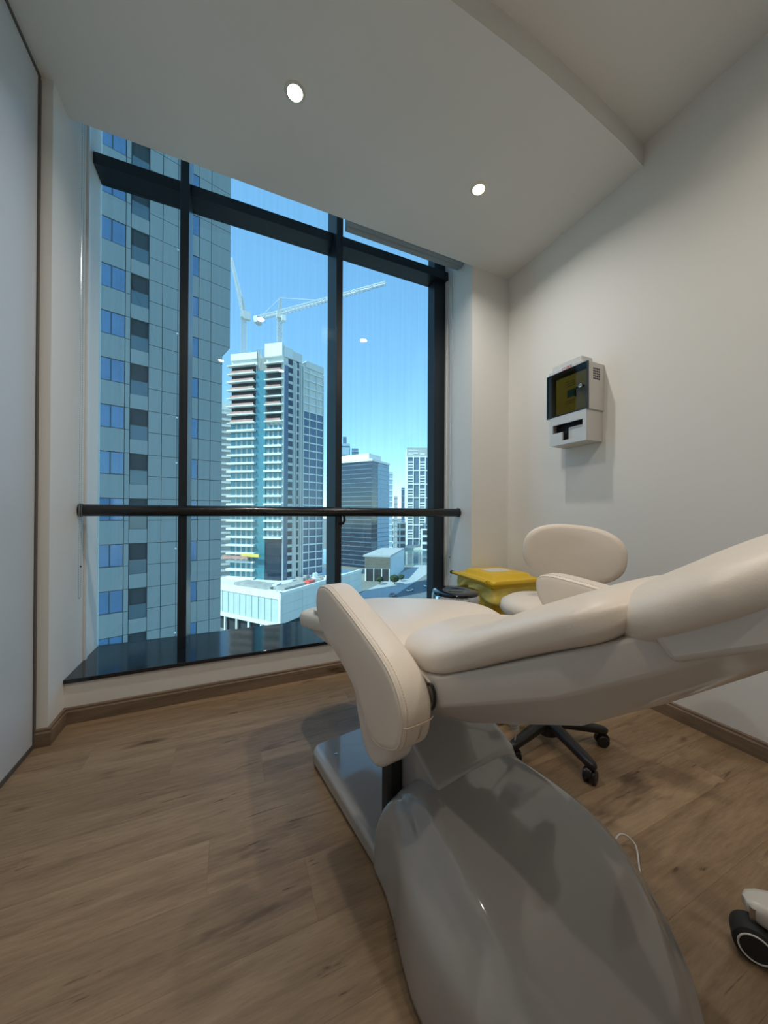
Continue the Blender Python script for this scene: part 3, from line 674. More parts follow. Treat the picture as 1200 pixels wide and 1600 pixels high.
# bag skirt hanging out below the lid
def bag():
    base = round_rect(-hw * 0.99, hw * 0.99, -hd_ * 0.99, hd_ * 0.99, 0.035, 5); P = []
    for i in range(len(base)):
        a = base[i]; b_ = base[(i + 1) % len(base)]; m_ = max(1, int(math.hypot(b_[0] - a[0], b_[1] - a[1]) / 0.012))
        for k in range(m_): P.append((a[0] + (b_[0] - a[0]) * k / m_, a[1] + (b_[1] - a[1]) * k / m_))
    n = len(P); rings = []
    for j in range(9):
        t = j / 8; ring = []
        for i, (x, y) in enumerate(P):
            th = 2 * pi * i / n
            drop = 0.15 + 0.06 * sin(th + 2.6) + 0.02 * sin(2 * th) + 0.015 * sin(5 * th)
            f = 1.02 + 0.07 * t + (0.015 + 0.05 * t) * sin(9 * th + 4 * t + 1.5 * sin(3 * th)) * min(1, t * 3) + 0.010 * sin(17 * th - 6 * t) * t
            if t > 0.92: f -= 0.015
            ring.append((x * f * 1.015, y * f * 1.015, 0.612 - drop * t))
        rings.append(ring)
    return MB().loft(rings, caps=False)
bg_ = bag().build('bag', 'yellow_bag', yb, smooth=180)
md = bg_.modifiers.new('thickness', 'SOLIDIFY'); md.thickness = 0.001

# ================================================================== WALL CABINET
dc = thing('sharps_cabinet', 'grey wall cabinet with smoked door over a glove dispenser', 'cabinet', (XR, 1.612, 1.57))
D0 = -0.158   # local x of the front
ub = MB().box(D0 + 0.012, 0, -0.154, -0.146, 0.197, 0.497).box(D0 + 0.012, 0, 0.146, 0.154, 0.197, 0.497).box(D0 + 0.012, 0, -0.146, 0.146, 0.197, 0.207).box(D0 + 0.012, 0, -0.146, 0.146, 0.487, 0.497).box(-0.008, 0, -0.146, 0.146, 0.207, 0.487)
ubo = ub.build('upper_body', 'cabinet_grey', dc, bevel=0.003)
dr = box('door', 'smoked_pane', dc, D0, D0 + 0.006, -0.150, 0.150, 0.200, 0.494)
fr = MB().box(D0 - 0.001, D0 + 0.011, -0.154, -0.147, 0.197, 0.497).box(D0 - 0.001, D0 + 0.011, 0.147, 0.154, 0.197, 0.497).box(D0 - 0.001, D0 + 0.011, -0.147, 0.147, 0.197, 0.204).box(D0 - 0.001, D0 + 0.011, -0.147, 0.147, 0.490, 0.497)
fr.build('door_edge', 'pane_edge', dr)
lk = MB().loft([[(xx, 0.0 + rr * cos(2 * pi * k / 20), rr * sin(2 * pi * k / 20)) for k in range(20)] for xx, rr in ((0.0, 0.013), (-0.008, 0.013), (-0.010, 0.010))]).build('lock', 'chrome', dr, smooth=40)
lk.location = (D0, -0.108, 0.352)
box('key_slot', 'black_plastic', lk, -0.0112, -0.009, -0.007, 0.007, -0.002, 0.002)
box('latch', 'black_plastic', dr, D0 + 0.0065, D0 + 0.0125, -0.128, -0.066, 0.347, 0.357)
box('latch', 'black_plastic', dr, D0 + 0.0065, D0 + 0.0125, -0.066, -0.058, 0.300, 0.345)
# container inside
bx = MB().loft([[(x, y, z) for x, y in ((-0.138, -0.138), (-0.138, 0.095), (-0.015, 0.095), (-0.015, -0.138))] for z in (0.209, 0.46)]).build('inner_container', 'box_yellow', dc, bevel=0.006)
box('green_label', 'box_green', bx, -0.1395, -0.138, -0.052, 0.005, 0.31, 0.36)
for z in (0.385, 0.40, 0.415, 0.285, 0.27): box('print_line', 'box_green', bx, -0.1390, -0.138, -0.05, 0.02, z, z + 0.003)
# vent holes on the near side: dark plates for the shade within
vm = MB().box(-0.006, 0.006, -0.0006, 0.0006, -0.0055, 0.0055).mesh('vent_hole', 'cabinet_hole')
for i in range(4):
    for j in range(5): link_mesh('vent_hole', vm, ubo, (-0.100 + i * 0.0165, -0.154, 0.395 + j * 0.0155))
# tray on top
tr = thing('plastic_tray', 'clear plastic lid lying on top of the wall cabinet', 'tray', (XR - 0.08, 1.625, 2.067))
MB().loft([[(x, y, z) for x, y in round_rect(-0.072 * s_, 0.06 * s_, -0.135 * q, 0.135 * q, 0.012, 3)] for s_, q, z in ((1, 1, 0.001), (1, 1, 0.022), (0.88, 0.84, 0.026), (0.86, 0.82, 0.058), (0.8, 0.78, 0.062))]).build('shell', 'tray_plastic', tr, bevel=0.002)
def text(body, name, parent, size, m, mat_local, extrude=0.0006, align='CENTER'):
    cu = bpy.data.curves.new(name, 'FONT'); cu.body = body; cu.size = size; cu.extrude = extrude; cu.align_x = align; cu.resolution_u = 2
    o = bpy.data.objects.new(name, cu); C.objects.link(o); dg = bpy.context.evaluated_depsgraph_get()
    me = bpy.data.meshes.new_from_object(o.evaluated_get(dg)); bpy.data.objects.remove(o)
    me.materials.clear(); me.materials.append(MATS[m])
    q = bpy.data.objects.new(name, me); C.objects.link(q); q.parent = parent; q.matrix_local = mat_local; return q
RX = Matrix.Rotation(radians(90), 4, 'X')
text('CURE', 'red_lettering', tr, 0.03, 'red_print', Matrix.Translation((-0.0728, -0.015, 0.002)) @ Matrix.Rotation(radians(-90), 4, 'Z') @ RX)
# lower glove dispenser with T opening
lb = MB().box(D0 + 0.012, 0, -0.144, -0.137, 0, 0.197).box(D0 + 0.012, 0, 0.120, 0.127, 0, 0.197).box(D0 + 0.012, 0, -0.137, 0.120, 0, 0.007).box(-0.008, 0, -0.137, 0.120, 0.007, 0.197)
lbo = lb.build('dispenser_body', 'cabinet_grey', dc, bevel=0.003)
# front plate: y from -0.144 to 0.127, hole bar z 0.085-0.135, stem z 0.03-0.085
Y0, Y1 = -0.144, 0.127
fp = MB()
for (a, b_, c, d) in ((Y0, Y1, 0.140, 0.197), (Y0, -0.120, 0.0, 0.140), (0.103, Y1, 0.0, 0.140), (-0.120, 0.103, 0.0, 0.028), (-0.120, -0.045, 0.028, 0.085), (0.028, 0.103, 0.028, 0.085)):
    fp.box(D0, D0 + 0.012, a, b_, c, d)
fp.build('dispenser_front', 'cabinet_front', dc)
box('glove_box', 'cabinet_hole', lbo, -0.11, -0.01, -0.125, 0.11, 0.009, 0.15)  # coloured near black for the shade inside the dispenser
box('glove', 'curtain_pale', lbo, -0.135, -0.112, -0.118, 0.0, 0.012, 0.112, bevel=0.006)

# ================================================================== OUTDOORS
GZ = -41.0
gr = MB().box(-700, 1500, 8, 2600, GZ - 1, GZ).build('ground', 'ground_sand', None)
struct(gr, 'sandy ground of the district far below the window', 'ground')

# ---- grey panelled tower next door
ot = thing('panelled_tower', 'close grey tower clad in panels with blue windows and dark loggias', 'building', (-0.775, 31.864, GZ), atan2(0.295422, 0.955367))
zz = lambda z: z - GZ
body = MB().box(-18, -0.02, 0.14, 15, 0, zz(15.09)).box(-18, 0.58, 0.14, 15, zz(15.09), zz(46))
body.build('wall', 'facade_joint', ot)
MB().box(-18, -14.82, 0.0, 0.14, zz(-15), zz(38)).build('plain_cladding', 'facade_grey', ot)
MB().loft([[(x, yy, zz(z)) for x, z in ((-0.02, 14.35), (0.6, 15.06), (-0.02, 15.06))] for yy in (0.0, 15.0)]).build('sloped_soffit', 'facade_grey', ot)
MB().box(-0.02, 0.0, 0.13, 15.0, zz(-15), zz(14.35)).box(0.58, 0.6, 0.13, 15.0, zz(15.09), zz(38)).build('side_cladding', 'facade_grey', ot)
FT, FH, WH = 21.58, 3.253, 1.58
COL = [(-14.8, -13.2, 'w'), (-13.2, -9.9, 'p'), (-9.9, -8.1, 'p'), (-8.1, -6.54, 'w'), (-6.54, -6.24, 'p'), (-6.24, -5.14, 'b'), (-5.14, -4.29, 'p'), (-4.29, -3.28, 'p'), (-3.28, -2.45, 'p'), (-2.45, -1.81, 'n'), (-1.81, -0.91, 'p'), (-0.91, 0.0, 'e')]
G = 0.018
panel_cache = {}
def panel(x0, x1, z0, z1):
    key = (round(x1 - x0, 3), round(z1 - z0, 3))
    if key not in panel_cache:
        w, h = key; panel_cache[key] = MB().box(G, w - G, 0.0, 0.12, G, h - G).mesh('panel', 'facade_grey')
    return link_mesh('panel', panel_cache[key], ot, (x0, 0, zz(z0)))
random.seed(3)
for k in range(-4, 10):
    t = FT - k * FH; m0 = t - WH; b0 = t - FH
    for x0, x1, kind in COL:
        if kind == 'e':
            x1 = 0.6 if b0 > 14.5 else 0.0
            if b0 <= 14.5 < t and t > 15.2: x1 = 0.0
        if kind in 'pe':
            panel(x0, x1, m0, t); panel(x0, x1, b0, m0)
        elif kind in 'wn':
            panel(x0, x1, b0, m0)
            f = MB().box(x0, x1, 0.06, 0.13, zz(m0), zz(t)).build('window', 'facade_frame', ot)
            n = 2 if kind == 'w' else 1; w = (x1 - x0) / n
            for q in range(n):
                MB().box(x0 + q * w + 0.04, x0 + (q + 1) * w - 0.04, 0.045, 0.06, zz(m0) + 0.05, zz(t) - 0.04).build('pane', 'facade_glass', f)
        else:
            lg = MB().box(x0, x1, 0.45, 0.5, zz(t - 2.2), zz(t)).box(x0, x0 + 0.04, 0.02, 0.45, zz(t - 2.2), zz(t)).box(x1 - 0.04, x1, 0.02, 0.45, zz(t - 2.2), zz(t)).build('loggia', 'recess_dark', ot)
            MB().box(x0 + 0.03, x1 - 0.03, 0.04, 0.055, zz(t - 2.2), zz(t - 1.2)).build('railing_glass', 'balcony_glass', lg)
            MB().box(x0 + 0.02, x1 - 0.02, 0.03, 0.07, zz(t - 1.2), zz(t - 1.17)).build('handrail', 'facade_frame', lg)
            if random.random() < 0.75:
                xa = x0 + random.uniform(0.1, 0.4); MB().box(xa, xa + random.uniform(0.2, 0.55), 0.3, 0.33, zz(t - 2.2), zz(t - random.uniform(0.7, 1.4))).build('curtain', 'curtain_pale', lg)
            panel(x0, x1, b0, t - 2.2)
for z in (21.4, 14.9, 8.4, 4.9, -1.7, -8.2):
    MB().loft([[( -3.32 + 0.07 * cos(a), yy, zz(z) + 0.07 * sin(a)) for a in [2 * pi * q / 10 for q in range(10)]] for yy in (-0.12, 0.01)]).build('facade_lamp', 'white_facade', ot, smooth=40)

# ---- faces of free-standing blocks
def fbox(mb, o, d, n, s0, s1, d0, d1, z0, z1):
    o = Vector((o[0], o[1])); d = Vector(d); n = Vector(n)
    p = [o + d * s + n * e for s, e in ((s0, d0), (s1, d0), (s1, d1), (s0, d1))]
    return mb.prism([(q.x, q.y) for q in p], z0, z1)
def block(name, label, loc): return thing(name, label, 'building', (*loc, GZ))
def poly_prism(mb, pts, loc, z0, z1): return mb.prism([(x - loc[0], y - loc[1]) for x, y in pts], z0 - GZ, z1 - GZ)

# ---- tower under construction
P = Vector((18.2, 141.1)); da = Vector((-0.8094, 0.5874)); na_ = Vector((-0.5874, -0.8094)); db = Vector((0.9036, 0.4284)); nb = Vector((0.4284, -0.9036))
ut = block('unfinished_tower', 'tall white tower under construction with stacked balconies and teal glass', P)
O2 = (0, 0)
p4 = [P, P + db * 20.3, P + db * 20.3 + da * 22.9, P + da * 22.9]
TZB, TZT, TFH = -25.7, 66.2, 3.3
poly_prism(MB(), [(q.x, q.y) for q in p4], P, TZB, TZT - 3).build('wall', 'concrete_pale', ut)
fb = lambda f, s0, s1, d0, d1, z0, z1, mb=None: fbox(mb or MB(), O2, da if f == 'a' else db, na_ if f == 'a' else nb, s0, s1, d0, d1, z0 - GZ, z1 - GZ)
fb('a', 7.1, 11.4, 0, 0.5, TZB, 58).build('glass_strip', 'teal_glass', ut)
fb('a', 11.4, 22.9, 0, 0.2, TZB, 40).build('glazing', 'teal_glass', ut)
fb('a', 0.2, 7.1, 0, 0.2, TZB, 36).build('glazing', 'teal_glass', ut)
fb('b', 9.5, 20.3, 0, 0.2, TZB, 44).build('glazing', 'blue_glass', ut)
fb('b', 0.2, 2.6, 0, 0.15, TZB, 60).build('glazing', 'blue_glass', ut)
wm = MB()
nf = int((TZT - TZB) / TFH)
random.seed(11)
for k in range(nf):
    z = TZB + k * TFH
    off = 0.0 if k < 19 else random.uniform(-0.3, 0.9)
    fb('a', 11.2, 23.6, 0, 2.0 + off * 0.5, z, z + 0.75 if k < 19 else z + 0.45).build('balcony_slab', 'white_facade', ut)
    if k > 4: fb('a', -0.6, 7.2, 0, 1.7, z, z + 0.75 if k < 18 else z + 0.45).build('balcony_slab', 'white_facade', ut)
    else: fb('a', 0.0, 7.0, 0.2, 0.5, z, z + 3.2).build('glazing', 'dark_glass', ut)
    if 19 <= k < nf - 1:
        fb('a', 11.8, 22.5, 0.05, 0.3, z + 0.45, z + TFH).build('storey_shade', 'recess_dark', ut)  # dark sheet on the wall, painted as the shade of an unglazed storey
        fb('a', 12.0, 22.5, 1.5, 1.6, z + 0.5, z + 1.5).build('safety_net', 'net_red', ut)
        fb('a', 0.5, 6.8, 0.05, 0.3, z + 0.45, z + TFH).build('storey_shade', 'recess_dark', ut)
        if k % 2: fb('a', 0.2, 6.8, 1.3, 1.4, z + 0.5, z + 1.4).build('safety_net', 'net_red', ut)
    # windows behind the balconies (a few pixels each)
    if k < 19:
        for s_ in (12.6, 15.0, 17.4, 19.8): fb('a', s_, s_ + 0.9, 0.2, 0.32, z + 0.9, z + 3.0, wm)
        for s_ in (1.2, 3.4, 5.4): fb('a', s_, s_ + 0.8, 0.2, 0.32, z + 0.9, z + 3.0, wm)
    fb('b', 9.4, 20.5, 0, 0.5, z, z + 0.5).build('floor_band', 'white_facade', ut)
    fb('b', 2.6, 4.6, 0.0, 0.15, z + 0.8, z + 2.9).build('window', 'dark_glass', ut)
    fb('b', 6.3, 7.6, 0.0, 0.15, z + 0.6, z + 3.0).build('window', 'dark_glass', ut)
ws = wm.build('window_frames', 'concrete_grey', ut); ws['kind'] = 'stuff'
for s_ in (5.0, 5.8, 8.2, 9.3): fb('b', s_, s_ + 0.35, 0, 0.9, TZB, TZT - 4).build('fin', 'concrete_pale', ut)
fb('b', 0.0, 0.5, 0, 0.5, TZB, TZT).build('fin', 'concrete_pale', ut)
for s_ in (12.6, 16.4, 20.1): fb('b', s_, s_ + 0.3, 0, 0.6, TZB, TZT - 5).build('fin', 'concrete_pale', ut)
# crown
fb('a', -0.3, 7.2, -7, 1.2, TZT - 3.2, TZT + 2).build('crown_wall', 'white_facade', ut)
fb('a', 11.0, 22.8, -7, 0.8, TZT - 3.2, TZT - 0.6).build('crown_wall', 'white_facade', ut)
fb('b', 0.4, 4.4, -3, 0.5, TZT - 3, TZT + 1).build('crown_wall', 'white_facade', ut)
fb('b', 4.5, 9.0, -6, 0.4, TZT - 3, TZT + 0.5).build('crown_wall', 'concrete_pale', ut)
fb('b', 11.0, 20.3, -8, 0.5, TZT - 4, TZT - 1.2).build('crown_wall', 'concrete_pale', ut)
for k in range(6): fb('a', 7.4 + k * 0.7, 7.6 + k * 0.7, 0.2, 0.4, TZT - 8, TZT + 0.5).build('scaffold_pole', 'site_grey', ut)
cr = fb('a', 8.2, 16.0, 2.2, 3.0, -0.5 + 10 - 26, -0.5 + 10 - 24.8).build('cradle', 'site_yellow', ut)
fb('a', 13.0, 24.5, 2.4, 3.2, -17.5, -16.2).build('cradle', 'net_red', ut)

# ---- podium in front of it
Q = Vector((14.7, 115.0)); dl = Vector((-18.55, 23.5)).normalized(); drr = Vector((40.35, 34.6)).normalized()
nl = Vector((-dl.y, dl.x)) * 1; nl = nl if nl.dot(-Q) > 0 else -nl; nr = Vector((-drr.y, drr.x)); nr = nr if nr.dot(-Q) > 0 else -nr
pdm = block('podium_block', 'low pale podium with tall panel facade and cluttered roof', Q)
LL, RRl = 44.0, 53.0; PZ = -24.7
pts = [Q, Q + drr * RRl, Q + drr * RRl + dl * LL, Q + dl * LL]
poly_prism(MB(), [(q.x, q.y) for q in pts], Q, -35, PZ - 1.0).build('wall', 'concrete_pale', pdm)
inn = [Q + drr * 1 + dl * 1, Q + drr * (RRl - 1) + dl * 1, Q + drr * (RRl - 1) + dl * (LL - 1), Q + drr * 1 + dl * (LL - 1)]
poly_prism(MB(), [(q.x, q.y) for q in inn], Q, GZ, -35).build('ground_storey', 'recess_dark', pdm)  # solid dark core in place of the shaded open ground floor
gb = lambda f, s0, s1, d0, d1, z0, z1: fbox(MB(), O2, dl if f == 'l' else drr, nl if f == 'l' else nr, s0, s1, d0, d1, z0 - GZ, z1 - GZ)
gb('l', -0.4, LL, -0.6, 0.5, PZ - 2.2, PZ).build('parapet', 'white_facade', pdm)
gb('r', -0.4, RRl, -0.6, 0.4, PZ - 1.0, PZ).build('parapet', 'white_facade', pdm)
gb('l', -0.3, LL, 0, 0.5, -36.0, -34.6).build('fascia', 'white_facade', pdm)
gb('l', -0.3, 0.8, 0, 0.45, -35, PZ - 2).build('corner_pier', 'white_facade', pdm)
for k in range(11):
    s0 = 0.9 + k * 3.0
    pn = gb('l', s0 + 0.14, s0 + 2.86, 0, 0.25, -34.5, PZ - 2.3).build('glass_panel', 'podium_panel', pdm)
for k in range(6): gb('l', 2.4 + k * 6, 3.1 + k * 6, -0.4, 0.2, GZ, -35).build('column', 'white_facade', pdm)
for i in range(5):
    for j in range(3):
        gb('r', 0.3 + i * 10.5, 10.65 + i * 10.5, 0, 0.12, -35 + j * 3.1, -35 + j * 3.1 + 3.0).build('wall_panel', 'concrete_pale', pdm)
gb('l', 8, 26, -9, -3, PZ - 1, PZ + 0.3).build('roof_bed', 'site_grey', pdm)
gb('r', 4, 16, -7, -2, PZ - 1, PZ + 0.5).build('roof_bed', 'site_grey', pdm)
random.seed(5)
clut = [('site_box', 'site_grey'), ('site_box', 'concrete_pale'), ('site_box', 'white_facade'), ('site_box', 'concrete_grey')]
for i in range(26):
    a = random.uniform(1, 26); b_ = random.uniform(2, 20); w = random.uniform(0.7, 2.2); h = random.uniform(0.5, 1.9)
    c = Q + drr * a * 1.2 + dl * b_ * 0.55
    o = MB().box(-w, w, -0.8, 0.8, 0, h).build('roof_clutter', clut[i % 4][1], pdm); o.location = (c.x - Q.x, c.y - Q.y, PZ - 1.0 - GZ); o.rotation_euler = (0, 0, random.uniform(0, 3))
c = Q + drr * 17 + dl * 1.8
rc = tag(box('site_container', 'site_red', None, -1.9, 1.9, -1.1, 1.1, 0, 1.9), 'small red container on the podium roof', 'container'); rc.location = (c.x, c.y, PZ - 1.0); rc.rotation_euler = (0, 0, atan2(drr.y, drr.x))

# ---- balconied block behind it
rb = block('balcony_block', 'pale balconied block half hidden behind the grey panelled tower', (-6, 206))
MB().box(-8, 9, 0, 12, 0, 98).build('wall', 'concrete_grey', rb)
MB().box(-3, 6, 0.5, 10, 98, 102).build('roof_room', 'concrete_pale', rb)
for k in range(29):
    MB().box(-9, 10, -1.6, 0.1, 3.4 * k, 3.4 * k + 1.1).build('balcony_slab', 'concrete_pale', rb)

# ---- dark glass office tower
dt = block('dark_office_tower', 'dark glass office tower with fine horizontal bands right of the centre mullion', (96.6, 241.4))
V0 = Vector((96.6, 241.4)); d1 = Vector((79.7 - 96.6, 265.3 - 241.4)).normalized(); d2 = Vector((119 - 96.6, 258.9 - 241.4)).normalized()
pts = [V0, V0 + d2 * 28.4, V0 + d2 * 28.4 + d1 * 44, V0 + d1 * 44]
poly_prism(MB(), [(q.x, q.y) for q in pts], V0, GZ, 41).build('wall', 'dark_glass', dt)
n1 = Vector((-d1.y, d1.x)); n1 = n1 if n1.dot(-V0) > 0 else -n1; n2 = Vector((-d2.y, d2.x)); n2 = n2 if n2.dot(-V0) > 0 else -n2
for k in range(23):
    z = 2 + k * 3.5
    fbox(MB(), O2, d1, n1, -0.1, 44, 0, 0.25, z, z + 0.6).build('floor_band', 'blue_glass', dt)
    fbox(MB(), O2, d2, n2, -0.1, 28.4, 0, 0.25, z, z + 0.5).build('floor_band', 'blue_glass', dt)
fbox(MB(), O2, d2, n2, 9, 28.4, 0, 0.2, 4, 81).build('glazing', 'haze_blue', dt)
fbox(MB(), O2, d2, n2, -0.5, 28.8, -40, 0.6, 81.5, 83.2).build('roof_slab', 'white_facade', dt)
fbox(MB(), O2, d1, n1, 4, 44, -20, -2, 83.2, 88).build('roof_room', 'white_facade', dt)

# ---- far towers
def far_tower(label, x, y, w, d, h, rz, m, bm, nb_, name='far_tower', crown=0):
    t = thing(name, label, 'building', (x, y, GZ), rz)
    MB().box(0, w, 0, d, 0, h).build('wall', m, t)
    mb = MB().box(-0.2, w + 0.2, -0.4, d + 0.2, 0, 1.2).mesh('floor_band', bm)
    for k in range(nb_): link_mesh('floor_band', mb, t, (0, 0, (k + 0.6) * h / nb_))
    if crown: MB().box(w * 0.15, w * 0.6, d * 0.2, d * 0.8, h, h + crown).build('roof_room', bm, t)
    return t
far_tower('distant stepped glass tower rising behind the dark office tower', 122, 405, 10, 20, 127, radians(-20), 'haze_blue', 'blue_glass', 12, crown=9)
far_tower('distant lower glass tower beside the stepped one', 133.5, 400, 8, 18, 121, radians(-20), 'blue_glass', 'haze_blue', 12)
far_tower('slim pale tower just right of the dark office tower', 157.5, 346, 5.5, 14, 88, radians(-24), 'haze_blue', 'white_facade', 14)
far_tower('narrow lower pale tower between dark tower and white grid tower', 164.5, 343, 3.2, 12, 61, radians(-24), 'concrete_grey', 'haze_blue', 10)
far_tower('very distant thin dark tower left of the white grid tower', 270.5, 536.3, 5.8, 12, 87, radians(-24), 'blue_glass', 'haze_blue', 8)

# ---- white grid tower
gt = block('grid_tower', 'white gridded residential tower at the right mullion', (199.84, 381.47))
gd = Vector((29.24, -12.94)).normalized(); gn = Vector((gd.y, -gd.x)); gn = gn if gn.dot(-Vector((199.84, 381.47))) > 0 else -gn
gx = lambda s0, s1, d0, d1, z0, z1: fbox(MB(), O2, gd, gn, s0, s1, d0, d1, z0, z1)
gx(0, 46, -22, 0, 0, 124).build('wall', 'blue_glass', gt)
gx(-0.6, 0.0, -22, 0.3, 0, 122).build('side_wall', 'white_facade', gt)
gx(0.2, 46, 0, 0.6, 113, 123.5).build('sign_band', 'concrete_grey', gt)
for s_ in (0.0, 7.4, 15.0, 22.3, 29.4, 37): gx(s_, s_ + 1.2, 0, 1.2, 0, 113).build('pier', 'white_facade', gt)
for z in (112, 95, 78, 61, 44, 27, 10): gx(0, 46, 0, 1.1, z, z + 1.2).build('band', 'white_facade', gt)
for s0, s1 in ((1.2, 7.4), (16.2, 22.3), (30.6, 37)):
    for k in range(33):
        if k % 5: gx(s0, s1, 0, 0.9, 10 + k * 3.4 - 3.4, 10 + k * 3.4 - 1.9).build('balcony_slab', 'white_facade', gt)
random.seed(21)
sg = MB()
for row, z in ((0, 119.8), (1, 116.2)):
    s_ = 2.0
    while s_ < 13.5:
        w = random.uniform(0.7, 1.7); h = random.uniform(1.3, 2.6); fbox(sg, O2, gd, gn, s_, s_ + w, 0.6, 0.9, z, z + h * 0.6); s_ += w + 0.25
sg.build('sign_lettering', 'white_facade', gt)

# ---- low waterfront blocks, quay, canal
def grid_low(label, x, y, w, d, h, rz, nx, nz):
    t = thing('waterfront_block', label, 'building', (x, y, GZ), rz)
    MB().box(0, w, 0, d, 0, h).build('wall', 'white_facade', t)
    for i in range(nx):
        for j in range(nz):
            MB().box((i + 0.12) * w / nx, (i + 0.88) * w / nx, -0.15, 0.2, (j + 0.2) * h / nz, (j + 0.85) * h / nz).build('window', 'dark_glass', t)
grid_low('low white block with big square windows on the quay', 166, 364, 21, 12, 31, radians(-24), 3, 4)
grid_low('low white terraced block at the foot of the grid tower', 199, 343, 26, 12, 24, radians(-24), 3, 3)
MB_q = MB().box(0, 200, 0, 60, 0, 2.5)
qy = MB_q.build('quay', 'quay_pale', None); qy.location = (150, 366, GZ); qy.rotation_euler = (0, 0, radians(-24)); struct(qy, 'pale quay on the far bank of the canal', 'quay')
cw = MB().box(-60, 240, 0, 120, 0, 0.3).build('canal', 'canal_water', None); cw.location = (70, 275, GZ); cw.rotation_euler = (0, 0, radians(-24)); struct(cw, 'greenish canal water', 'water')
# ---- shed and street near the podium
sh_ = block('low_shed', 'low blue-white shed with brown slatted gable near the canal', (89.6, 192.3))
S0 = Vector((89.6, 192.3)); s1v = Vector((144.6 - 89.6, 264.2 - 192.3)).normalized(); s2v = Vector((-0.85, 0.53)).normalized()
pts = [S0, S0 + s1v * 48, S0 + s1v * 48 + s2v * 16, S0 + s2v * 16]
poly_prism(MB(), [(q.x, q.y) for q in pts], S0, GZ, -26).build('wall', 'shed_white', sh_)
poly_prism(MB(), [(q.x, q.y) for q in [S0 - s1v * 0.5, S0 + s1v * 48, S0 + s1v * 48 + s2v * 17, S0 + s2v * 17 - s1v * 0.5]], S0, -26, -25).build('roof', 'concrete_grey', sh_)
ns = Vector((-s2v.y, s2v.x)); ns = ns if ns.dot(-S0) > 0 else -ns
for k in range(6): fbox(MB(), O2, s2v, ns, 0.2, 16, 0.0, 0.3, 8.0 + k * 1.15, 8.0 + k * 1.15 + 0.95).build('slat', 'shed_brown', sh_)
fbox(MB(), O2, s2v, ns, 0.8, 15, 0.0, 0.25, 0, 7.5).build('shopfront', 'recess_dark', sh_)
for s_ in (0.4, 5, 10, 15): fbox(MB(), O2, s2v, ns, s_, s_ + 0.5, 0.0, 0.6, 0, 7.8).build('post', 'concrete_pale', sh_)
rd = MB().box(-80, 220, -14, 14, 0.02, 0.12).build('road', 'road_grey', None); rd.location = (80, 160, GZ); rd.rotation_euler = (0, 0, radians(24)); struct(rd, 'grey street below between podium and shed', 'road')
rd2 = MB().box(-80, 220, -9, 9, 0.02, 0.14).build('pavement', 'concrete_grey', None); rd2.location = (110, 205, GZ); rd2.rotation_euler = (0, 0, radians(45)); struct(rd2, 'pale paved yard beside the shed', 'pavement')
def car(x, y, rz, m, label):
    t = thing('car', label, 'car', (x, y, GZ + 0.15), rz, group='cars on the street below')
    MB().loft([[(xx, yy, z) for xx, yy in round_rect(-2.2 * s_, 2.2 * s_, -0.9, 0.9, 0.3, 3)] for s_, z in ((0.97, 0.3), (1, 0.5), (1, 0.85), (0.97, 0.95))]).build('body', m, t, smooth=40)
    MB().loft([[(xx, yy, z) for xx, yy in round_rect(-1.5 * s_, 1.2 * s_, -0.8 * s_, 0.8 * s_, 0.2, 3)] for s_, z in ((1, 0.95), (0.8, 1.45))]).build('cabin', 'dark_glass', t, smooth=40)
    for a in (-1.35, 1.35):
        for b_ in (-0.85, 0.85): MB().loft([[(a + 0.33 * cos(2 * pi * q / 12), b_ + e, 0.33 + 0.33 * sin(2 * pi * q / 12)) for q in range(12)] for e in (-0.1, 0.1)]).build('wheel', 'black_rubber', t)
for k, (x, y, m_, lb_) in enumerate(((88, 164, 'car_white', 'white car on the street, nearest of the row'), (96, 150, 'car_white', 'white car at the right end of the street'), (75, 158, 'site_grey', 'grey car on the street beside the podium'), (103, 171, 'car_white', 'white car parked near the pale yard'))):
    car(x, y, radians(24), m_, lb_)
def tree(x, y, h, r, label):
    t = thing('street_tree', label, 'tree', (x, y, GZ), 0, group='street trees by the shed')
    MB().tube([(0, 0, 0), (0.1, 0, h * 0.6)], 0.2, 6).build('trunk', 'shed_brown', t)
    bm = bmesh.new(); bmesh.ops.create_icosphere(bm, subdivisions=3, radius=r)
    for v in bm.verts: v.co *= 1 + random.uniform(-0.22, 0.22); v.co.z *= 0.75
    me = bpy.data.meshes.new('crown'); bm.to_mesh(me); bm.free(); me.materials.append(MATS['tree_green'])
    link_mesh('crown', me, t, (0, 0, h * 0.75))
tree(88, 183, 5, 2.6, 'round green tree in front of the shed'); tree(80, 186, 4.4, 2.0, 'smaller green tree left of the round one'); tree(96, 190, 4, 1.8, 'small green tree beside the shed wall')

# ---- tower cranes
def lattice(mb, a, b_, w0, w1, n, r):
    a = Vector(a); b_ = Vector(b_); t = (b_ - a).normalized(); q = Vector((0, 0, 1)) if abs(t.z) < 0.9 else Vector((1, 0, 0))
    u = t.cross(q).normalized(); v = u.cross(t).normalized()
    cs = []
    for k in range(n + 1):
        w = (w0 + (w1 - w0) * k / n) / 2; c = a.lerp(b_, k / n); cs.append([c + u * w * i + v * w * j for i, j in ((-1, -1), (1, -1), (1, 1), (-1, 1))])
    for i in range(4): mb.bar(cs[0][i], cs[-1][i], r * 1.5)
    for k in range(n):
        for i in range(4):
            j = (i + 1) % 4; mb.bar(cs[k][i], cs[k + 1][j] if k % 2 else cs[k + 1][j], r); mb.bar(cs[k][j], cs[k + 1][i], r); mb.bar(cs[k][i], cs[k][j], r)
    return mb
c2 = thing('tower_crane', 'white hammerhead tower crane with long jib on the unfinished tower', 'crane', (18.4, 153.4, 63.2))
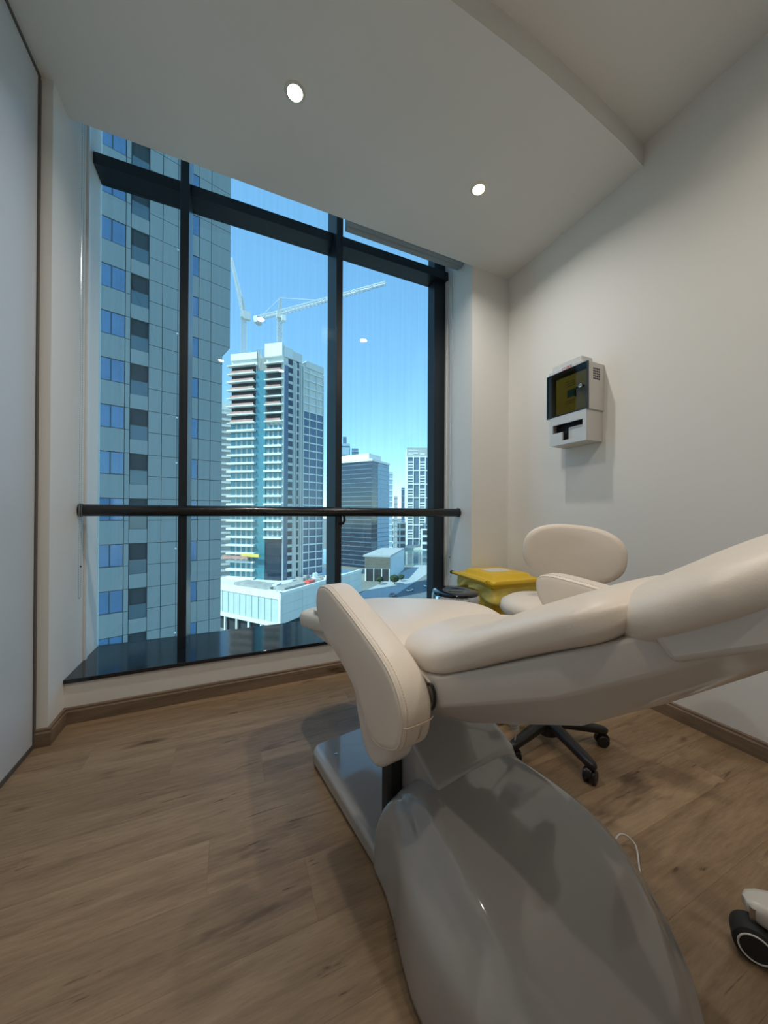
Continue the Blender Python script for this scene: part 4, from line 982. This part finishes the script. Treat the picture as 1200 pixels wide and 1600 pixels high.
lattice(MB(), (0, 0, 0), (0, 0, 21.3), 2.0, 2.0, 14, 0.13).build('mast', 'crane_white', c2)
tip = Vector((52.3 - 18.4, 117.6 - 153.4, 24.1)); cwt = Vector((10.1 - 18.4, 162.0 - 153.4, 24.1)); piv = Vector((0, 0, 23.7))
lattice(MB(), piv, tip, 1.5, 0.9, 26, 0.08).build('jib', 'crane_white', c2)
lattice(MB(), piv, cwt, 1.3, 1.3, 7, 0.09).build('counter_jib', 'crane_white', c2)
o = MB().box(-1.6, 1.6, -1.0, 1.0, -2.6, 0.2).build('counterweight', 'crane_white', c2); o.location = cwt; o.rotation_euler = (0, 0, atan2(cwt.y, cwt.x) + pi / 2)
MB().box(-1.3, 1.3, -1.3, 1.3, 21.1, 24.2).build('slewing_head', 'crane_white', c2)
box('cab', 'white_facade', c2, 0.6, 2.2, -2.6, -1.0, 19.6, 22.0)
lattice(MB(), (0, 0, 24.2), (0.2, 0, 30.3), 1.3, 0.5, 5, 0.12).build('tower_peak', 'crane_white', c2)
MB().bar((0.2, 0, 30.3), tip * 0.45 + piv * 0.55, 0.12).bar((0.2, 0, 30.3), cwt * 0.9 + piv * 0.1, 0.12).build('tie_rope', 'crane_white', c2)
c1 = thing('luffing_crane', 'white luffing crane with raised jib beside the grey tower edge', 'crane', (4.3, 159.6, 63.2))
lattice(MB(), (0, 0, 0), (0, 0, 21.8), 2.0, 2.0, 14, 0.13).build('mast', 'crane_white', c1)
lattice(MB(), (0, 0, 23.3), (-5.3, 20.8, 59.8), 1.5, 0.8, 24, 0.08).build('jib', 'crane_white', c1)
MB().box(-1.3, 1.3, -1.3, 1.3, 21.2, 23.8).build('slewing_head', 'crane_white', c1)
lattice(MB(), (0, 0, 22.8), (1.0, -4.0, 21.8), 1.4, 1.4, 4, 0.13).build('counter_jib', 'crane_white', c1)
box('counterweight', 'crane_white', c1, -0.4, 2.4, -5.0, -3.2, 18.8, 22)
lattice(MB(), (0.1, -0.5, 23.8), (-0.8, -1.5, 29.8), 1.1, 0.5, 5, 0.12).build('tower_peak', 'crane_white', c1)
